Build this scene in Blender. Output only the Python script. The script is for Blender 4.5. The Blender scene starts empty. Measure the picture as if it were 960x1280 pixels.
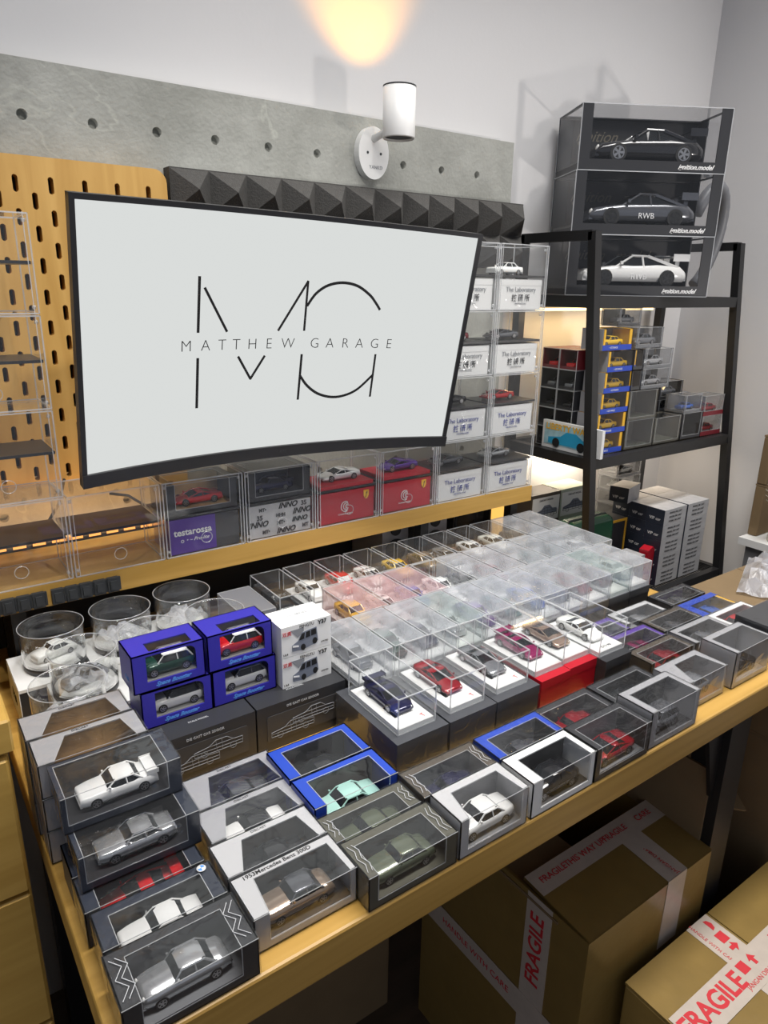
import bpy, bmesh, math, random
from mathutils import Vector, Matrix
random.seed(7)
S = bpy.context.scene
COL = S.collection
R = math.radians
CAMZ = 1.27          # camera height above the floor
DZ = 0.75            # desk top

# ------------------------------------------------------------------ camera
cd = bpy.data.cameras.new('camera'); cam = bpy.data.objects.new('camera', cd); COL.objects.link(cam)
F = 885.0
def _n(v): return v.normalized()
_X = _n(Vector((1786-480, 378-640, F)))
_Y = Vector((-200-480, 345-640, F)); _Y = _n(_Y - _X*_X.dot(_Y))
_Z = _X.cross(_Y)
if _Z.y > 0: _Z = -_Z
# columns of the camera's world axes: right, up, back
right = Vector((_X.x, _Y.x, _Z.x)); down = Vector((_X.y, _Y.y, _Z.y)); fwd = Vector((_X.z, _Y.z, _Z.z))
M = Matrix((( right.x, -down.x, -fwd.x, 0), (right.y, -down.y, -fwd.y, 0), (right.z, -down.z, -fwd.z, CAMZ), (0, 0, 0, 1)))
cam.matrix_world = M
cd.sensor_fit = 'HORIZONTAL'; cd.sensor_width = 36; cd.lens = 36*F/960
cd.clip_start = 0.02
S.camera = cam

# ------------------------------------------------------------------ world, lights, exposure
W = bpy.data.worlds.new('room_light'); S.world = W; W.use_nodes = True
W.node_tree.nodes['Background'].inputs[0].default_value = (0.80, 0.86, 1.0, 1)
W.node_tree.nodes['Background'].inputs[1].default_value = 0.36
def light(name, kind, loc, energy, color=(1, 1, 1), size=.1, target=None, **kw):
    l = bpy.data.lights.new(name, kind); l.energy = energy; l.color = color
    if kind == 'AREA':
        l.shape = 'RECTANGLE'; l.size = size; l.size_y = kw.get('size_y', size)
    else:
        l.shadow_soft_size = size
    if kind == 'SPOT':
        l.spot_size = kw.get('cone', R(60)); l.spot_blend = kw.get('blend', .5)
    o = bpy.data.objects.new(name, l); COL.objects.link(o); o.location = loc
    if target is not None:
        o.rotation_euler = (Vector(target)-Vector(loc)).to_track_quat('-Z', 'Y').to_euler()
    return o
kl = light('ceiling_panel_light', 'AREA', (0.78, 0.42, 2.50), 22, (1, .975, .94), 1.8, (0.78, 0.34, 0.7), size_y=.28)
kl.data.spread = R(110)
light('ceiling_spot_light', 'SPOT', (0.30, -0.45, 2.35), 42, (1, .97, .93), .05, (.48, .93, 1.04), cone=R(39), blend=.5)
light('room_lamp_light', 'SPOT', (1.70, -0.55, 0.98), 28, (1, .94, .88), .06, (1.35, 1.0, 1.62), cone=R(56), blend=.5)
S.view_settings.view_transform = 'Standard'; S.view_settings.look = 'None'
S.view_settings.gamma = 1; S.view_settings.use_curve_mapping = False
S.view_settings.exposure = 0.08
S.cycles.transparent_max_bounces = 40
S.cycles.max_bounces = 8
S.cycles.caustics_reflective = False; S.cycles.caustics_refractive = False

# ------------------------------------------------------------------ materials
MATS = {}
def principled(name, col, rough=.5, metal=0, noise=0, nscale=40, bump=0, bscale=200, coat=0, spec=.5):
    if name in MATS: return MATS[name]
    m = bpy.data.materials.new(name); m.use_nodes = True; nt = m.node_tree
    b = nt.nodes['Principled BSDF']
    b.inputs['Base Color'].default_value = (*col, 1); b.inputs['Roughness'].default_value = rough
    b.inputs['Metallic'].default_value = metal; b.inputs['Coat Weight'].default_value = coat
    b.inputs['Specular IOR Level'].default_value = spec
    tc = nt.nodes.new('ShaderNodeTexCoord')
    if noise:
        n = nt.nodes.new('ShaderNodeTexNoise'); n.inputs['Scale'].default_value = nscale; n.inputs['Detail'].default_value = 4
        nt.links.new(tc.outputs['Object'], n.inputs['Vector'])
        mx = nt.nodes.new('ShaderNodeMix'); mx.data_type = 'RGBA'
        mx.inputs[6].default_value = (*[c*(1-noise) for c in col], 1); mx.inputs[7].default_value = (*[min(1, c*(1+noise)) for c in col], 1)
        nt.links.new(n.outputs['Fac'], mx.inputs[0]); nt.links.new(mx.outputs[2], b.inputs['Base Color'])
    if bump:
        n2 = nt.nodes.new('ShaderNodeTexNoise'); n2.inputs['Scale'].default_value = bscale
        nt.links.new(tc.outputs['Object'], n2.inputs['Vector'])
        bp = nt.nodes.new('ShaderNodeBump'); bp.inputs['Strength'].default_value = bump; bp.inputs['Distance'].default_value = .002
        nt.links.new(n2.outputs['Fac'], bp.inputs['Height']); nt.links.new(bp.outputs[0], b.inputs['Normal'])
    MATS[name] = m
    return m
def wood(name, c1, c2, axis='X', scale=1.0, rough=.4):
    m = bpy.data.materials.new(name); m.use_nodes = True; nt = m.node_tree; b = nt.nodes['Principled BSDF']
    tc = nt.nodes.new('ShaderNodeTexCoord'); mp = nt.nodes.new('ShaderNodeMapping')
    sc = {'X': (3, 45, 45), 'Y': (45, 3, 45), 'Z': (30, 30, 2.5)}[axis]
    mp.inputs['Scale'].default_value = [s*scale for s in sc]
    n = nt.nodes.new('ShaderNodeTexNoise'); n.inputs['Scale'].default_value = 1; n.inputs['Detail'].default_value = 6; n.inputs['Distortion'].default_value = .8
    cr = nt.nodes.new('ShaderNodeValToRGB'); cr.color_ramp.elements[0].position = .3; cr.color_ramp.elements[1].position = .7
    cr.color_ramp.elements[0].color = (*c1, 1); cr.color_ramp.elements[1].color = (*c2, 1)
    L = nt.links.new
    L(tc.outputs['Object'], mp.inputs[0]); L(mp.outputs[0], n.inputs['Vector']); L(n.outputs['Fac'], cr.inputs[0]); L(cr.outputs[0], b.inputs['Base Color'])
    b.inputs['Roughness'].default_value = rough
    MATS[name] = m; return m
def clear(name, tint=(1, 1, 1), gloss=1.0, haze=0.0, rough=.03, hazecol=(.8, .83, .88), base=.04, wrinkle=0, wscale=60):
    """clear plastic sheet: see-through, fresnel mirror, and some milky scatter"""
    m = bpy.data.materials.new(name); m.use_nodes = True; nt = m.node_tree; nt.nodes.clear()
    out = nt.nodes.new('ShaderNodeOutputMaterial'); tr = nt.nodes.new('ShaderNodeBsdfTransparent'); tr.inputs[0].default_value = (*tint, 1)
    gl = nt.nodes.new('ShaderNodeBsdfGlossy'); gl.inputs['Roughness'].default_value = rough; gl.inputs[0].default_value = (gloss, gloss, gloss, 1)
    df = nt.nodes.new('ShaderNodeBsdfDiffuse'); df.inputs[0].default_value = (*hazecol, 1)
    tl = nt.nodes.new('ShaderNodeBsdfTranslucent'); tl.inputs[0].default_value = (*hazecol, 1)
    ad = nt.nodes.new('ShaderNodeMixShader'); ad.inputs[0].default_value = .3
    L = nt.links.new
    L(df.outputs[0], ad.inputs[1]); L(tl.outputs[0], ad.inputs[2])
    mh = nt.nodes.new('ShaderNodeMixShader'); mh.inputs[0].default_value = haze
    L(tr.outputs[0], mh.inputs[1]); L(ad.outputs[0], mh.inputs[2])
    fr = nt.nodes.new('ShaderNodeFresnel'); fr.inputs[0].default_value = 1.45
    geo = nt.nodes.new('ShaderNodeNewGeometry'); mul = nt.nodes.new('ShaderNodeMath'); mul.operation = 'MAXIMUM'; mul.inputs[1].default_value = base
    # fresnel reads 1.45 from either side of the sheet
    inv = nt.nodes.new('ShaderNodeMix'); inv.data_type = 'FLOAT'; inv.inputs[2].default_value = 1.45; inv.inputs[3].default_value = 1/1.45
    L(geo.outputs['Backfacing'], inv.inputs[0]); L(inv.outputs[0], fr.inputs[0])
    L(fr.outputs[0], mul.inputs[0])
    mg = nt.nodes.new('ShaderNodeMixShader'); L(mul.outputs[0], mg.inputs[0]); L(mh.outputs[0], mg.inputs[1]); L(gl.outputs[0], mg.inputs[2])
    if wrinkle:
        tc = nt.nodes.new('ShaderNodeTexCoord'); n = nt.nodes.new('ShaderNodeTexNoise'); n.inputs['Scale'].default_value = wscale; n.inputs['Distortion'].default_value = 1.5
        L(tc.outputs['Object'], n.inputs['Vector'])
        bp = nt.nodes.new('ShaderNodeBump'); bp.inputs['Strength'].default_value = wrinkle; bp.inputs['Distance'].default_value = .004
        L(n.outputs['Fac'], bp.inputs['Height']); L(bp.outputs[0], gl.inputs['Normal']); L(bp.outputs[0], df.inputs['Normal'])
        if haze > .2:      # the film clings unevenly
            n = nt.nodes.new('ShaderNodeTexNoise'); n.inputs['Scale'].default_value = 11; n.inputs['Distortion'].default_value = 1.2; L(tc.outputs['Object'], n.inputs['Vector'])
            mr = nt.nodes.new('ShaderNodeMapRange'); mr.inputs['From Min'].default_value = .3; mr.inputs['From Max'].default_value = .7
            mr.inputs['To Min'].default_value = haze*.45; mr.inputs['To Max'].default_value = haze*1.35
            L(n.outputs['Fac'], mr.inputs['Value']); L(mr.outputs[0], mh.inputs[0])
    L(mg.outputs[0], out.inputs[0])
    MATS[name] = m; return m
def emit(name, col, strength):
    m = bpy.data.materials.new(name); m.use_nodes = True; nt = m.node_tree; nt.nodes.clear()
    e = nt.nodes.new('ShaderNodeEmission'); e.inputs[0].default_value = (*col, 1); e.inputs[1].default_value = strength
    o = nt.nodes.new('ShaderNodeOutputMaterial'); nt.links.new(e.outputs[0], o.inputs[0]); MATS[name] = m; return m

def concrete(name):
    m = bpy.data.materials.new(name); m.use_nodes = True; nt = m.node_tree; b = nt.nodes['Principled BSDF']; L = nt.links.new
    tc = nt.nodes.new('ShaderNodeTexCoord')
    n = nt.nodes.new('ShaderNodeTexNoise'); n.inputs['Scale'].default_value = 6; n.inputs['Detail'].default_value = 8; n.inputs['Roughness'].default_value = .7
    L(tc.outputs['Object'], n.inputs['Vector'])
    cr = nt.nodes.new('ShaderNodeValToRGB'); cr.color_ramp.elements[0].position = .35; cr.color_ramp.elements[1].position = .68
    cr.color_ramp.elements[0].color = (.27, .275, .25, 1); cr.color_ramp.elements[1].color = (.42, .425, .395, 1)
    L(n.outputs['Fac'], cr.inputs[0])
    # thin pale veins
    n2 = nt.nodes.new('ShaderNodeTexNoise'); n2.inputs['Scale'].default_value = 2.3; n2.inputs['Detail'].default_value = 5; n2.inputs['Distortion'].default_value = .6
    L(tc.outputs['Object'], n2.inputs['Vector'])
    s = nt.nodes.new('ShaderNodeMath'); s.operation = 'SUBTRACT'; s.inputs[1].default_value = .5; L(n2.outputs['Fac'], s.inputs[0])
    a = nt.nodes.new('ShaderNodeMath'); a.operation = 'ABSOLUTE'; L(s.outputs[0], a.inputs[0])
    c2 = nt.nodes.new('ShaderNodeValToRGB'); c2.color_ramp.elements[0].position = 0; c2.color_ramp.elements[1].position = .0025
    c2.color_ramp.elements[0].color = (.3, .3, .3, 1); c2.color_ramp.elements[1].color = (0, 0, 0, 1); L(a.outputs[0], c2.inputs[0])
    mx = nt.nodes.new('ShaderNodeMix'); mx.data_type = 'RGBA'; mx.inputs[7].default_value = (.55, .56, .5, 1)
    L(c2.outputs[0], mx.inputs[0]); L(cr.outputs[0], mx.inputs[6]); L(mx.outputs[2], b.inputs['Base Color'])
    n3 = nt.nodes.new('ShaderNodeTexNoise'); n3.inputs['Scale'].default_value = 160; L(tc.outputs['Object'], n3.inputs['Vector'])
    bp = nt.nodes.new('ShaderNodeBump'); bp.inputs['Strength'].default_value = .35; bp.inputs['Distance'].default_value = .003
    L(n3.outputs['Fac'], bp.inputs['Height']); L(bp.outputs[0], b.inputs['Normal']); b.inputs['Roughness'].default_value = .8
    MATS[name] = m; return m

m_wall = principled('wall_paint', (.70, .695, .70), .85, noise=.03, nscale=3, bump=.08, bscale=120)
m_floor = wood('floor_wood', (.05, .035, .022), (.09, .06, .04), 'X', .5, .6)
m_concrete = concrete('concrete')
m_wood = wood('desk_wood', (.44, .25, .05), (.60, .36, .095), 'X', 1.0, .38)
m_wood_end = wood('cabinet_wood', (.48, .285, .06), (.62, .39, .10), 'X', .8, .45)
m_peg = wood('pegboard_wood', (.52, .29, .07), (.66, .40, .12), 'Z', 1.2, .5)
m_black = principled('black_metal', (.012, .012, .013), .42)
m_blackplastic = principled('black_plastic', (.018, .018, .02), .35)
m_darkgrey = principled('dark_grey_card', (.045, .045, .048), .5, noise=.1)
m_rubber = principled('rubber', (.03, .033, .036), .7)
m_foam = principled('foam', (.065, .063, .06), .95, noise=.35, nscale=220, bump=.5, bscale=400)
m_white = principled('white_plastic', (.80, .80, .79), .35)
m_whitecard = principled('white_card', (.78, .78, .77), .55)
m_screen = emit('screen_white', (.86, .885, .87), .77)
m_ink = principled('ink_black', (.006, .006, .007), .8)
m_grey_ink = principled('ink_grey', (.25, .26, .28), .7)
m_silverink = principled('ink_silver', (.55, .56, .58), .4)
m_blueink = principled('ink_blue', (.05, .07, .30), .6)
m_whiteink = principled('ink_white', (.8, .8, .8), .5)
m_redink = principled('ink_red', (.55, .02, .03), .6)
m_lightblueink = principled('ink_lightblue', (.10, .30, .75), .5)
m_card = principled('cardboard', (.20, .135, .068), .85, noise=.12, nscale=18, bump=.15, bscale=90)
m_card2 = principled('cardboard_taped', (.23, .15, .045), .30, noise=.18, nscale=25, bump=.2, bscale=60)
m_tape = principled('tape', (.50, .43, .37), .28, noise=.12, nscale=60)
m_silver = principled('silver_card', (.40, .40, .42), .42, metal=.25, noise=.06)
m_lgrey = principled('light_grey_card', (.50, .50, .51), .5, noise=.04)
m_navy = principled('navy_card', (.022, .028, .045), .4, noise=.1)
m_charcoal = principled('charcoal_card', (.030, .031, .035), .4)
m_olive = principled('olive_card', (.085, .082, .06), .45, noise=.2)
m_brown = principled('brown_card', (.075, .06, .045), .45, noise=.2)
m_blue = principled('blue_card', (.018, .06, .42), .35)
m_miniblue = principled('violet_blue_card', (.035, .028, .36), .38)
m_red = principled('red_card', (.42, .008, .02), .35)
m_purple = principled('purple_card', (.085, .035, .28), .4)
m_maroon = principled('maroon_card', (.16, .012, .02), .4)
m_yellow = principled('yellow_card', (.75, .42, .03), .4)
m_greytex = principled('grey_print_card', (.42, .42, .43), .5, noise=.25, nscale=60)
m_inner = principled('tray_dark', (.02, .02, .022), .5)
m_inner_or = principled('tray_autumn_print', (.36, .23, .10), .5, noise=.9, nscale=38)
m_inner_rb = principled('tray_violet_print', (.10, .08, .07), .4, noise=.6, nscale=30)
m_inner_grey = principled('tray_grey', (.16, .165, .175), .5)
m_brownbase = principled('base_brown', (.13, .055, .03), .4)
m_tyre = principled('tyre', (.012, .012, .012), .75)
m_rim = principled('rim', (.45, .45, .46), .3, metal=.9)
m_rimdark = principled('rim_dark', (.05, .05, .05), .3, metal=.8)
m_glass = principled('car_glass', (.012, .014, .016), .08)
m_lamp = principled('car_lamp', (.75, .75, .72), .15)
m_chrome = principled('chrome', (.7, .7, .7), .12, metal=1)
m_acr = clear('acrylic', (.985, .99, .99), haze=.03, wrinkle=0)
m_acrhaze = clear('acrylic_filmed', (.97, .975, .98), haze=.34, rough=.16, base=.07, wrinkle=.25, wscale=40)
m_acrpink = clear('acrylic_filmed_pink', (.99, .95, .95), haze=.36, rough=.16, hazecol=(.86, .62, .63), base=.06, wrinkle=.25, wscale=40)
m_acrgreen = clear('acrylic_filmed_green', (.96, .98, .97), haze=.36, rough=.16, hazecol=(.62, .72, .72), base=.06, wrinkle=.25, wscale=40)
m_frost = clear('plastic_frosted', (.95, .95, .97), haze=.38, rough=.25, hazecol=(.62, .64, .70))
m_edge = clear('acrylic_edge', (1, 1, 1), haze=.42, rough=.1, hazecol=(.92, .94, .96), base=.15)
m_win = clear('box_window', (.96, .96, .965), haze=.012, base=.03, wrinkle=.05, wscale=25)
m_wrap = clear('shrink_wrap', (.97, .97, .97), haze=.012, rough=.06, base=.03, wrinkle=.6, wscale=30)
m_jar = clear('jar_glass', (.97, .975, .97), haze=.03, rough=.02, base=.07)
m_tissue = clear('tissue_film', (.9, .9, .92), haze=.55, rough=.3, hazecol=(.78, .79, .84), wrinkle=.8, wscale=50)
m_led = emit('led_warm', (1, .40, .10), 1.5)
m_led2 = emit('led_strip_warm', (1, .70, .32), 3)
m_lampglow = emit('lamp_bulb', (1, .75, .45), 6)
m_smoke = clear('smoke_acrylic', (.35, .36, .38), haze=.05, base=.05)
m_clearbox = clear('clear_box_plastic', (.86, .87, .88), haze=.16, rough=.08, hazecol=(.55, .56, .58), base=.08)
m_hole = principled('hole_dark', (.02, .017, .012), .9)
PAINT = {}
def paint(n, c, metal=.1, rough=.18):
    PAINT[n] = principled('paint_'+n, c, rough, metal=metal, coat=.6)
for n, c, mt in [('white', (.82, .82, .80), 0), ('ivory', (.72, .71, .64), 0), ('silver', (.55, .56, .57), .7), ('grey', (.22, .23, .25), .5), ('gunmetal', (.12, .125, .14), .5),
                 ('black', (.012, .012, .014), .1), ('red', (.60, .008, .012), .1), ('crimson', (.28, .006, .015), .3), ('green', (.012, .06, .04), .2), ('olive', (.12, .14, .09), .3),
                 ('mint', (.42, .70, .62), .1), ('yellow', (.80, .50, .02), .1), ('blue', (.03, .12, .50), .2), ('navy', (.012, .012, .06), .3), ('purple', (.09, .03, .25), .3),
                 ('magenta', (.25, .01, .09), .3), ('cyan', (.02, .42, .70), .1), ('bronze', (.40, .30, .22), .6), ('teal', (.02, .14, .15), .2), ('orange', (.75, .18, .02), .1)]:
    paint(n, c, mt)

# ------------------------------------------------------------------ mesh helpers
class MB:
    def __init__(self): self.bm = bmesh.new()
    def poly(self, pts, mi=0, smooth=False):
        f = self.bm.faces.new([self.bm.verts.new(p) for p in pts]); f.material_index = mi; f.smooth = smooth; return f
    def box(self, x0, y0, z0, x1, y1, z1, mi=0):
        v = [self.bm.verts.new(p) for p in [(x0, y0, z0), (x1, y0, z0), (x1, y1, z0), (x0, y1, z0), (x0, y0, z1), (x1, y0, z1), (x1, y1, z1), (x0, y1, z1)]]
        for q in [(0, 3, 2, 1), (4, 5, 6, 7), (0, 1, 5, 4), (1, 2, 6, 5), (2, 3, 7, 6), (3, 0, 4, 7)]:
            f = self.bm.faces.new([v[i] for i in q]); f.material_index = mi
        return v
    def rod(self, a, b, r, n=6, mi=0, cap=True, r2=None):
        a = Vector(a); b = Vector(b); d = (b-a).normalized(); u = d.orthogonal().normalized(); w = d.cross(u); r2 = r if r2 is None else r2
        A = [self.bm.verts.new(a+(u*math.cos(t)+w*math.sin(t))*r) for t in [2*math.pi*i/n for i in range(n)]]
        B = [self.bm.verts.new(b+(u*math.cos(t)+w*math.sin(t))*r2) for t in [2*math.pi*i/n for i in range(n)]]
        for i in range(n):
            f = self.bm.faces.new((A[i], A[(i+1) % n], B[(i+1) % n], B[i])); f.smooth = n > 6; f.material_index = mi
        if cap:
            f = self.bm.faces.new(A[::-1]); f.material_index = mi; f = self.bm.faces.new(B); f.material_index = mi
    def tube(self, pts, r, n=8, mi=0):
        pts = [Vector(p) for p in pts]; rings = []; u = None
        for i, p in enumerate(pts):
            d = (pts[min(i+1, len(pts)-1)]-pts[max(i-1, 0)]).normalized()
            u = d.orthogonal().normalized() if u is None else (u-d*u.dot(d)).normalized()
            w = d.cross(u)
            rings.append([self.bm.verts.new(p+(u*math.cos(t)+w*math.sin(t))*r) for t in [2*math.pi*k/n for k in range(n)]])
        for a, b in zip(rings, rings[1:]):
            for k in range(n):
                f = self.bm.faces.new((a[k], a[(k+1) % n], b[(k+1) % n], b[k])); f.smooth = True; f.material_index = mi
        self.bm.faces.new(rings[0][::-1]).material_index = mi; self.bm.faces.new(rings[-1]).material_index = mi
    def lathe(self, prof, n=32, mi=0, c=(0, 0, 0), close=False):
        rings = []
        for r, z in prof:
            rings.append([self.bm.verts.new((c[0]+r*math.cos(2*math.pi*k/n), c[1]+r*math.sin(2*math.pi*k/n), c[2]+z)) for k in range(n)])
        prs = list(zip(rings, rings[1:]))
        if close: prs.append((rings[-1], rings[0]))
        for a, b in prs:
            for k in range(n):
                f = self.bm.faces.new((a[k], a[(k+1) % n], b[(k+1) % n], b[k])); f.smooth = True; f.material_index = mi
        if not close:
            self.bm.faces.new(rings[0][::-1]).material_index = mi; self.bm.faces.new(rings[-1]).material_index = mi
    def mesh(self, name):
        bmesh.ops.recalc_face_normals(self.bm, faces=self.bm.faces[:])
        me = bpy.data.meshes.new(name); self.bm.to_mesh(me); self.bm.free(); return me
CACHE = {}
def cached(key, fn, name):
    if key not in CACHE:
        mb = MB(); fn(mb); CACHE[key] = mb.mesh(name)
    return CACHE[key]
def obj(name, me, mats, parent=None, loc=(0, 0, 0), rot=(0, 0, 0), kind=None):
    if isinstance(me, MB): me = me.mesh(name)
    o = bpy.data.objects.new(name, me); COL.objects.link(o)
    if not isinstance(mats, (list, tuple)): mats = [mats]
    while len(me.materials) < len(mats): me.materials.append(None)
    for i, m in enumerate(mats):
        o.material_slots[i].link = 'OBJECT'; o.material_slots[i].material = m
    o.location = loc; o.rotation_euler = rot
    if parent: o.parent = parent
    if kind: o['kind'] = kind
    return o
def tag(o, label, cat, group=None):
    o['label'] = label; o['category'] = cat
    if group: o['group'] = group
    return o
def thing(name, label, cat, loc=(0, 0, 0), rz=0, group=None):
    o = bpy.data.objects.new(name, None); COL.objects.link(o); o.empty_display_size = .02
    o.location = loc; o.rotation_euler = (0, 0, rz)
    return tag(o, label, cat, group)
def text_mesh(s, size, shear=0, align='CENTER', spacing=1.0, ext=.00015, offset=0):
    key = ('txt', s, size, shear, align, spacing, ext, offset)
    if key in CACHE: return CACHE[key]
    c = bpy.data.curves.new('lettering', 'FONT'); c.body = s; c.size = size; c.shear = shear; c.align_x = align; c.align_y = 'CENTER'
    c.extrude = ext; c.space_character = spacing; c.resolution_u = 3; c.offset = offset
    o = bpy.data.objects.new('lettering_source', c); COL.objects.link(o)
    me = bpy.data.meshes.new_from_object(o)
    bpy.data.objects.remove(o); bpy.data.curves.remove(c)
    CACHE[key] = me; return me
FRONT = (R(90), 0, 0); LEFT = (R(90), 0, R(-90)); TOP = (0, 0, 0)
def text(parent, s, size, loc, rot, mat, name='lettering', **kw):
    return obj(name, text_mesh(s, size, **kw), mat, parent, loc, rot)
ORD = ['first', 'second', 'third', 'fourth', 'fifth', 'sixth', 'seventh', 'eighth', 'ninth', 'tenth', 'eleventh', 'twelfth', 'thirteenth', 'fourteenth', 'fifteenth', 'sixteenth']
def cut(target_me, cutters_mb, name):
    """boolean difference, applied"""
    a = bpy.data.objects.new('cut_a', target_me); COL.objects.link(a)
    b = bpy.data.objects.new('cut_b', cutters_mb.mesh('cut_b')); COL.objects.link(b)
    md = a.modifiers.new('b', 'BOOLEAN'); md.operation = 'DIFFERENCE'; md.object = b; md.solver = 'EXACT'
    dg = bpy.context.evaluated_depsgraph_get()
    me = bpy.data.meshes.new_from_object(a.evaluated_get(dg)); me.name = name
    bpy.data.objects.remove(a); bpy.data.objects.remove(b)
    return me
def zc(h): return CAMZ+h      # height given relative to the camera

# ------------------------------------------------------------------ the room
WY = 1.15; WX = 1.785
def struct(name, mb, mat): return obj(name, mb, mat, kind='structure')
b = MB(); b.box(-1.6, WY, 0, WX, WY+.1, 2.6); struct('wall_back', b, m_wall)
b = MB(); b.box(WX, -2.2, 0, WX+.1, WY+.1, 2.6); struct('wall_right', b, m_wall)
b = MB(); b.box(-1.6, -2.2, -.05, WX, WY, 0); struct('floor', b, m_floor)
b = MB(); b.box(-1.6, -2.2, 2.6, WX+.1, WY+.1, 2.65); struct('ceiling', b, m_wall)

# concrete panel with bolt holes
PY = 1.12
b = MB(); b.box(-.35, PY, zc(-.46), 1.10, WY-.001, zc(.2705)); base = b.mesh('panel')
hb = MB()
for row, z in ((0, .2045), (1, -.333)):
    for k in range(18):
        x = .21+.0885*(k-4)
        if row == 1: x = .118+.0885*2*(k-3)+.0
        if -.33 < x < 1.08: hb.rod((x, PY-.01, zc(z)), (x, PY+.012, zc(z)), .0068, 16)
o = obj('concrete_panel', cut(base, hb, 'concrete_panel'), m_concrete)
tag(o, 'long grey concrete-look wall panel with a row of round bolt holes', 'wall panel')

# pegboard
PEG_Y0, PEG_Y1 = 1.092, 1.112
def rrect(x0, z0, x1, z1, r, n=6):
    pts = []
    for cx, cz, a0 in ((x1-r, z1-r, 0), (x0+r, z1-r, 90), (x0+r, z0+r, 180), (x1-r, z0+r, 270)):
        for i in range(n+1):
            a = R(a0+90*i/n); pts.append((cx+r*math.cos(a), cz+r*math.sin(a)))
    return pts
def prism_y(mb, pts, y0, y1, mi=0):
    A = [mb.bm.verts.new((x, y0, z)) for x, z in pts]; B = [mb.bm.verts.new((x, y1, z)) for x, z in pts]; n = len(pts)
    mb.bm.faces.new(A).material_index = mi; mb.bm.faces.new(B[::-1]).material_index = mi
    for i in range(n): mb.bm.faces.new((A[i], B[i], B[(i+1) % n], A[(i+1) % n])).material_index = mi
b = MB(); prism_y(b, rrect(-.20, zc(-.282), .386, zc(.152), .018), PEG_Y0, PEG_Y1); base = b.mesh('peg')
hb = MB()
for i in range(22):
    for j in range(12):
        x = .036+.0215*(i-5); z = .118-.0405*j-(.02 if i % 2 else 0)
        if -.18 < x < .372 and z > -.27: prism_y(hb, rrect(x-.0034, zc(z-.0105), x+.0034, zc(z+.0105), .0033, 3), PEG_Y0-.01, PEG_Y1+.01)
pg = thing('pegboard', 'golden wood pegboard with staggered vertical slots behind the monitor', 'pegboard', (0, 0, 0))
obj('board', cut(base, hb, 'board'), m_peg, pg)
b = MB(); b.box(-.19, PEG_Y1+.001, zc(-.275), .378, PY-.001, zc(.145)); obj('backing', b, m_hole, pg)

# acoustic foam of pyramids: each pyramid a piece
fm = thing('acoustic_foam', 'dark grey acoustic foam strip of pyramids above the monitor', 'acoustic foam', (0, 0, 0))
b = MB(); b.box(.392, 1.095, zc(.036), 1.112, PY-.001, zc(.158)); obj('foam_sheet', b, m_foam, fm)
def pyr(mb):
    s = .0298; v = [(-s, 0, -s), (s, 0, -s), (s, 0, s), (-s, 0, s)]; t = (0, -.036, 0)
    for i in range(4): mb.poly([v[i], v[(i+1) % 4], t])
    mb.poly(v)
for j in range(2):
    for i in range(12):
        obj('pyramid', cached('pyr', pyr, 'pyramid'), m_foam, fm, (.392+.030+.06*i, 1.0955, zc(.127-.06*j)))

# wall lamp
wl = thing('wall_spotlight', 'white cylindrical spotlight on an oval base throwing warm light upward', 'wall lamp', (.755, PY, zc(.214)))
b = MB(); prism_y(b, [(.031*math.cos(2*math.pi*i/36), .041*math.sin(2*math.pi*i/36)) for i in range(36)], -.016, -.0005); o = obj('base_plate', b, m_white, wl)
for x in (-.013, .014):
    b = MB(); b.rod((x, -.0165, 0), (x, -.0155, 0), .0022, 10); obj('screw', b, m_rubber, wl)
text(wl, 'YANKD', .008, (.004, -.0163, -.022), FRONT, m_grey_ink)
b = MB(); b.rod((.0, -.014, .022), (.0, -.062, .030), .006, 12); obj('arm', b, m_white, wl)
b = MB(); b.lathe([(.0255, -.036), (.0265, -.034), (.0265, .040), (.0235, .040), (.0235, -.030)], 40, close=True); cyl = obj('lamp_body', b, m_white, wl, (.006, -.078, .05))
b = MB(); b.lathe([(.0232, -.033), (.0232, -.029)], 32); obj('lower_cap', b, m_rubber, wl, (.006, -.078, .05))
b = MB(); b.lathe([(.019, .012), (.019, .016)], 32); obj('bulb', b, m_lampglow, wl, (.006, -.078, .05))
b = MB(); b.lathe([(.0268, .0385), (.0268, .0405), (.0236, .0405), (.0236, .0385)], 40, close=True); obj('rim', b, m_rubber, wl, (.006, -.078, .05))
light('wall_spot_beam', 'SPOT', (.761, PY-.078, zc(.214+.075)), 3.6, (1, .42, .03), .012, (.742, WY, zc(.50)), cone=R(78), blend=.8)

# ------------------------------------------------------------------ riser shelf
RX0, RX1, RY0, RY1, RZ0, RZ1 = .058, 1.012, .92, 1.085, zc(-.399), zc(-.369)
rs = thing('riser_shelf', 'long golden wood riser shelf running along the back of the desk', 'shelf', (RX0, RY0, DZ))
b = MB(); b.box(0, 0, RZ0-DZ, RX1-RX0, RY1-RY0, RZ1-DZ); obj('board', b, m_wood, rs)
for x in (.04, .7625-RX0, .93):
    for y in (.03, .13):
        b = MB(); b.box(x-.009, y-.009, 0, x+.009, y+.009, RZ0-DZ); obj('leg', b, m_black, rs)
# cable clips on its front edge
def clip(mb):
    mb.box(0, -.006, -.010, .014, 0, .010); mb.box(.0145, -.004, -.009, .0172, 0, .009)
    mb.box(.003, -.0085, -.006, .011, -.006, .006)
for q, (x0, n, lab) in enumerate(((.062, 4, 'leftmost'), (.136, 5, 'right-hand'))):
    t = thing('cable_clip_strip', f'{lab} black rubber cable clip strip stuck on the riser front', 'cable clip', (x0, RY0-.0005, zc(-.386)), 0, 'cable clips on the riser')
    for k in range(n): obj('clip', cached('clip', clip, 'clip'), m_rubber, t, (k*.0172, 0, 0))
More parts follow.
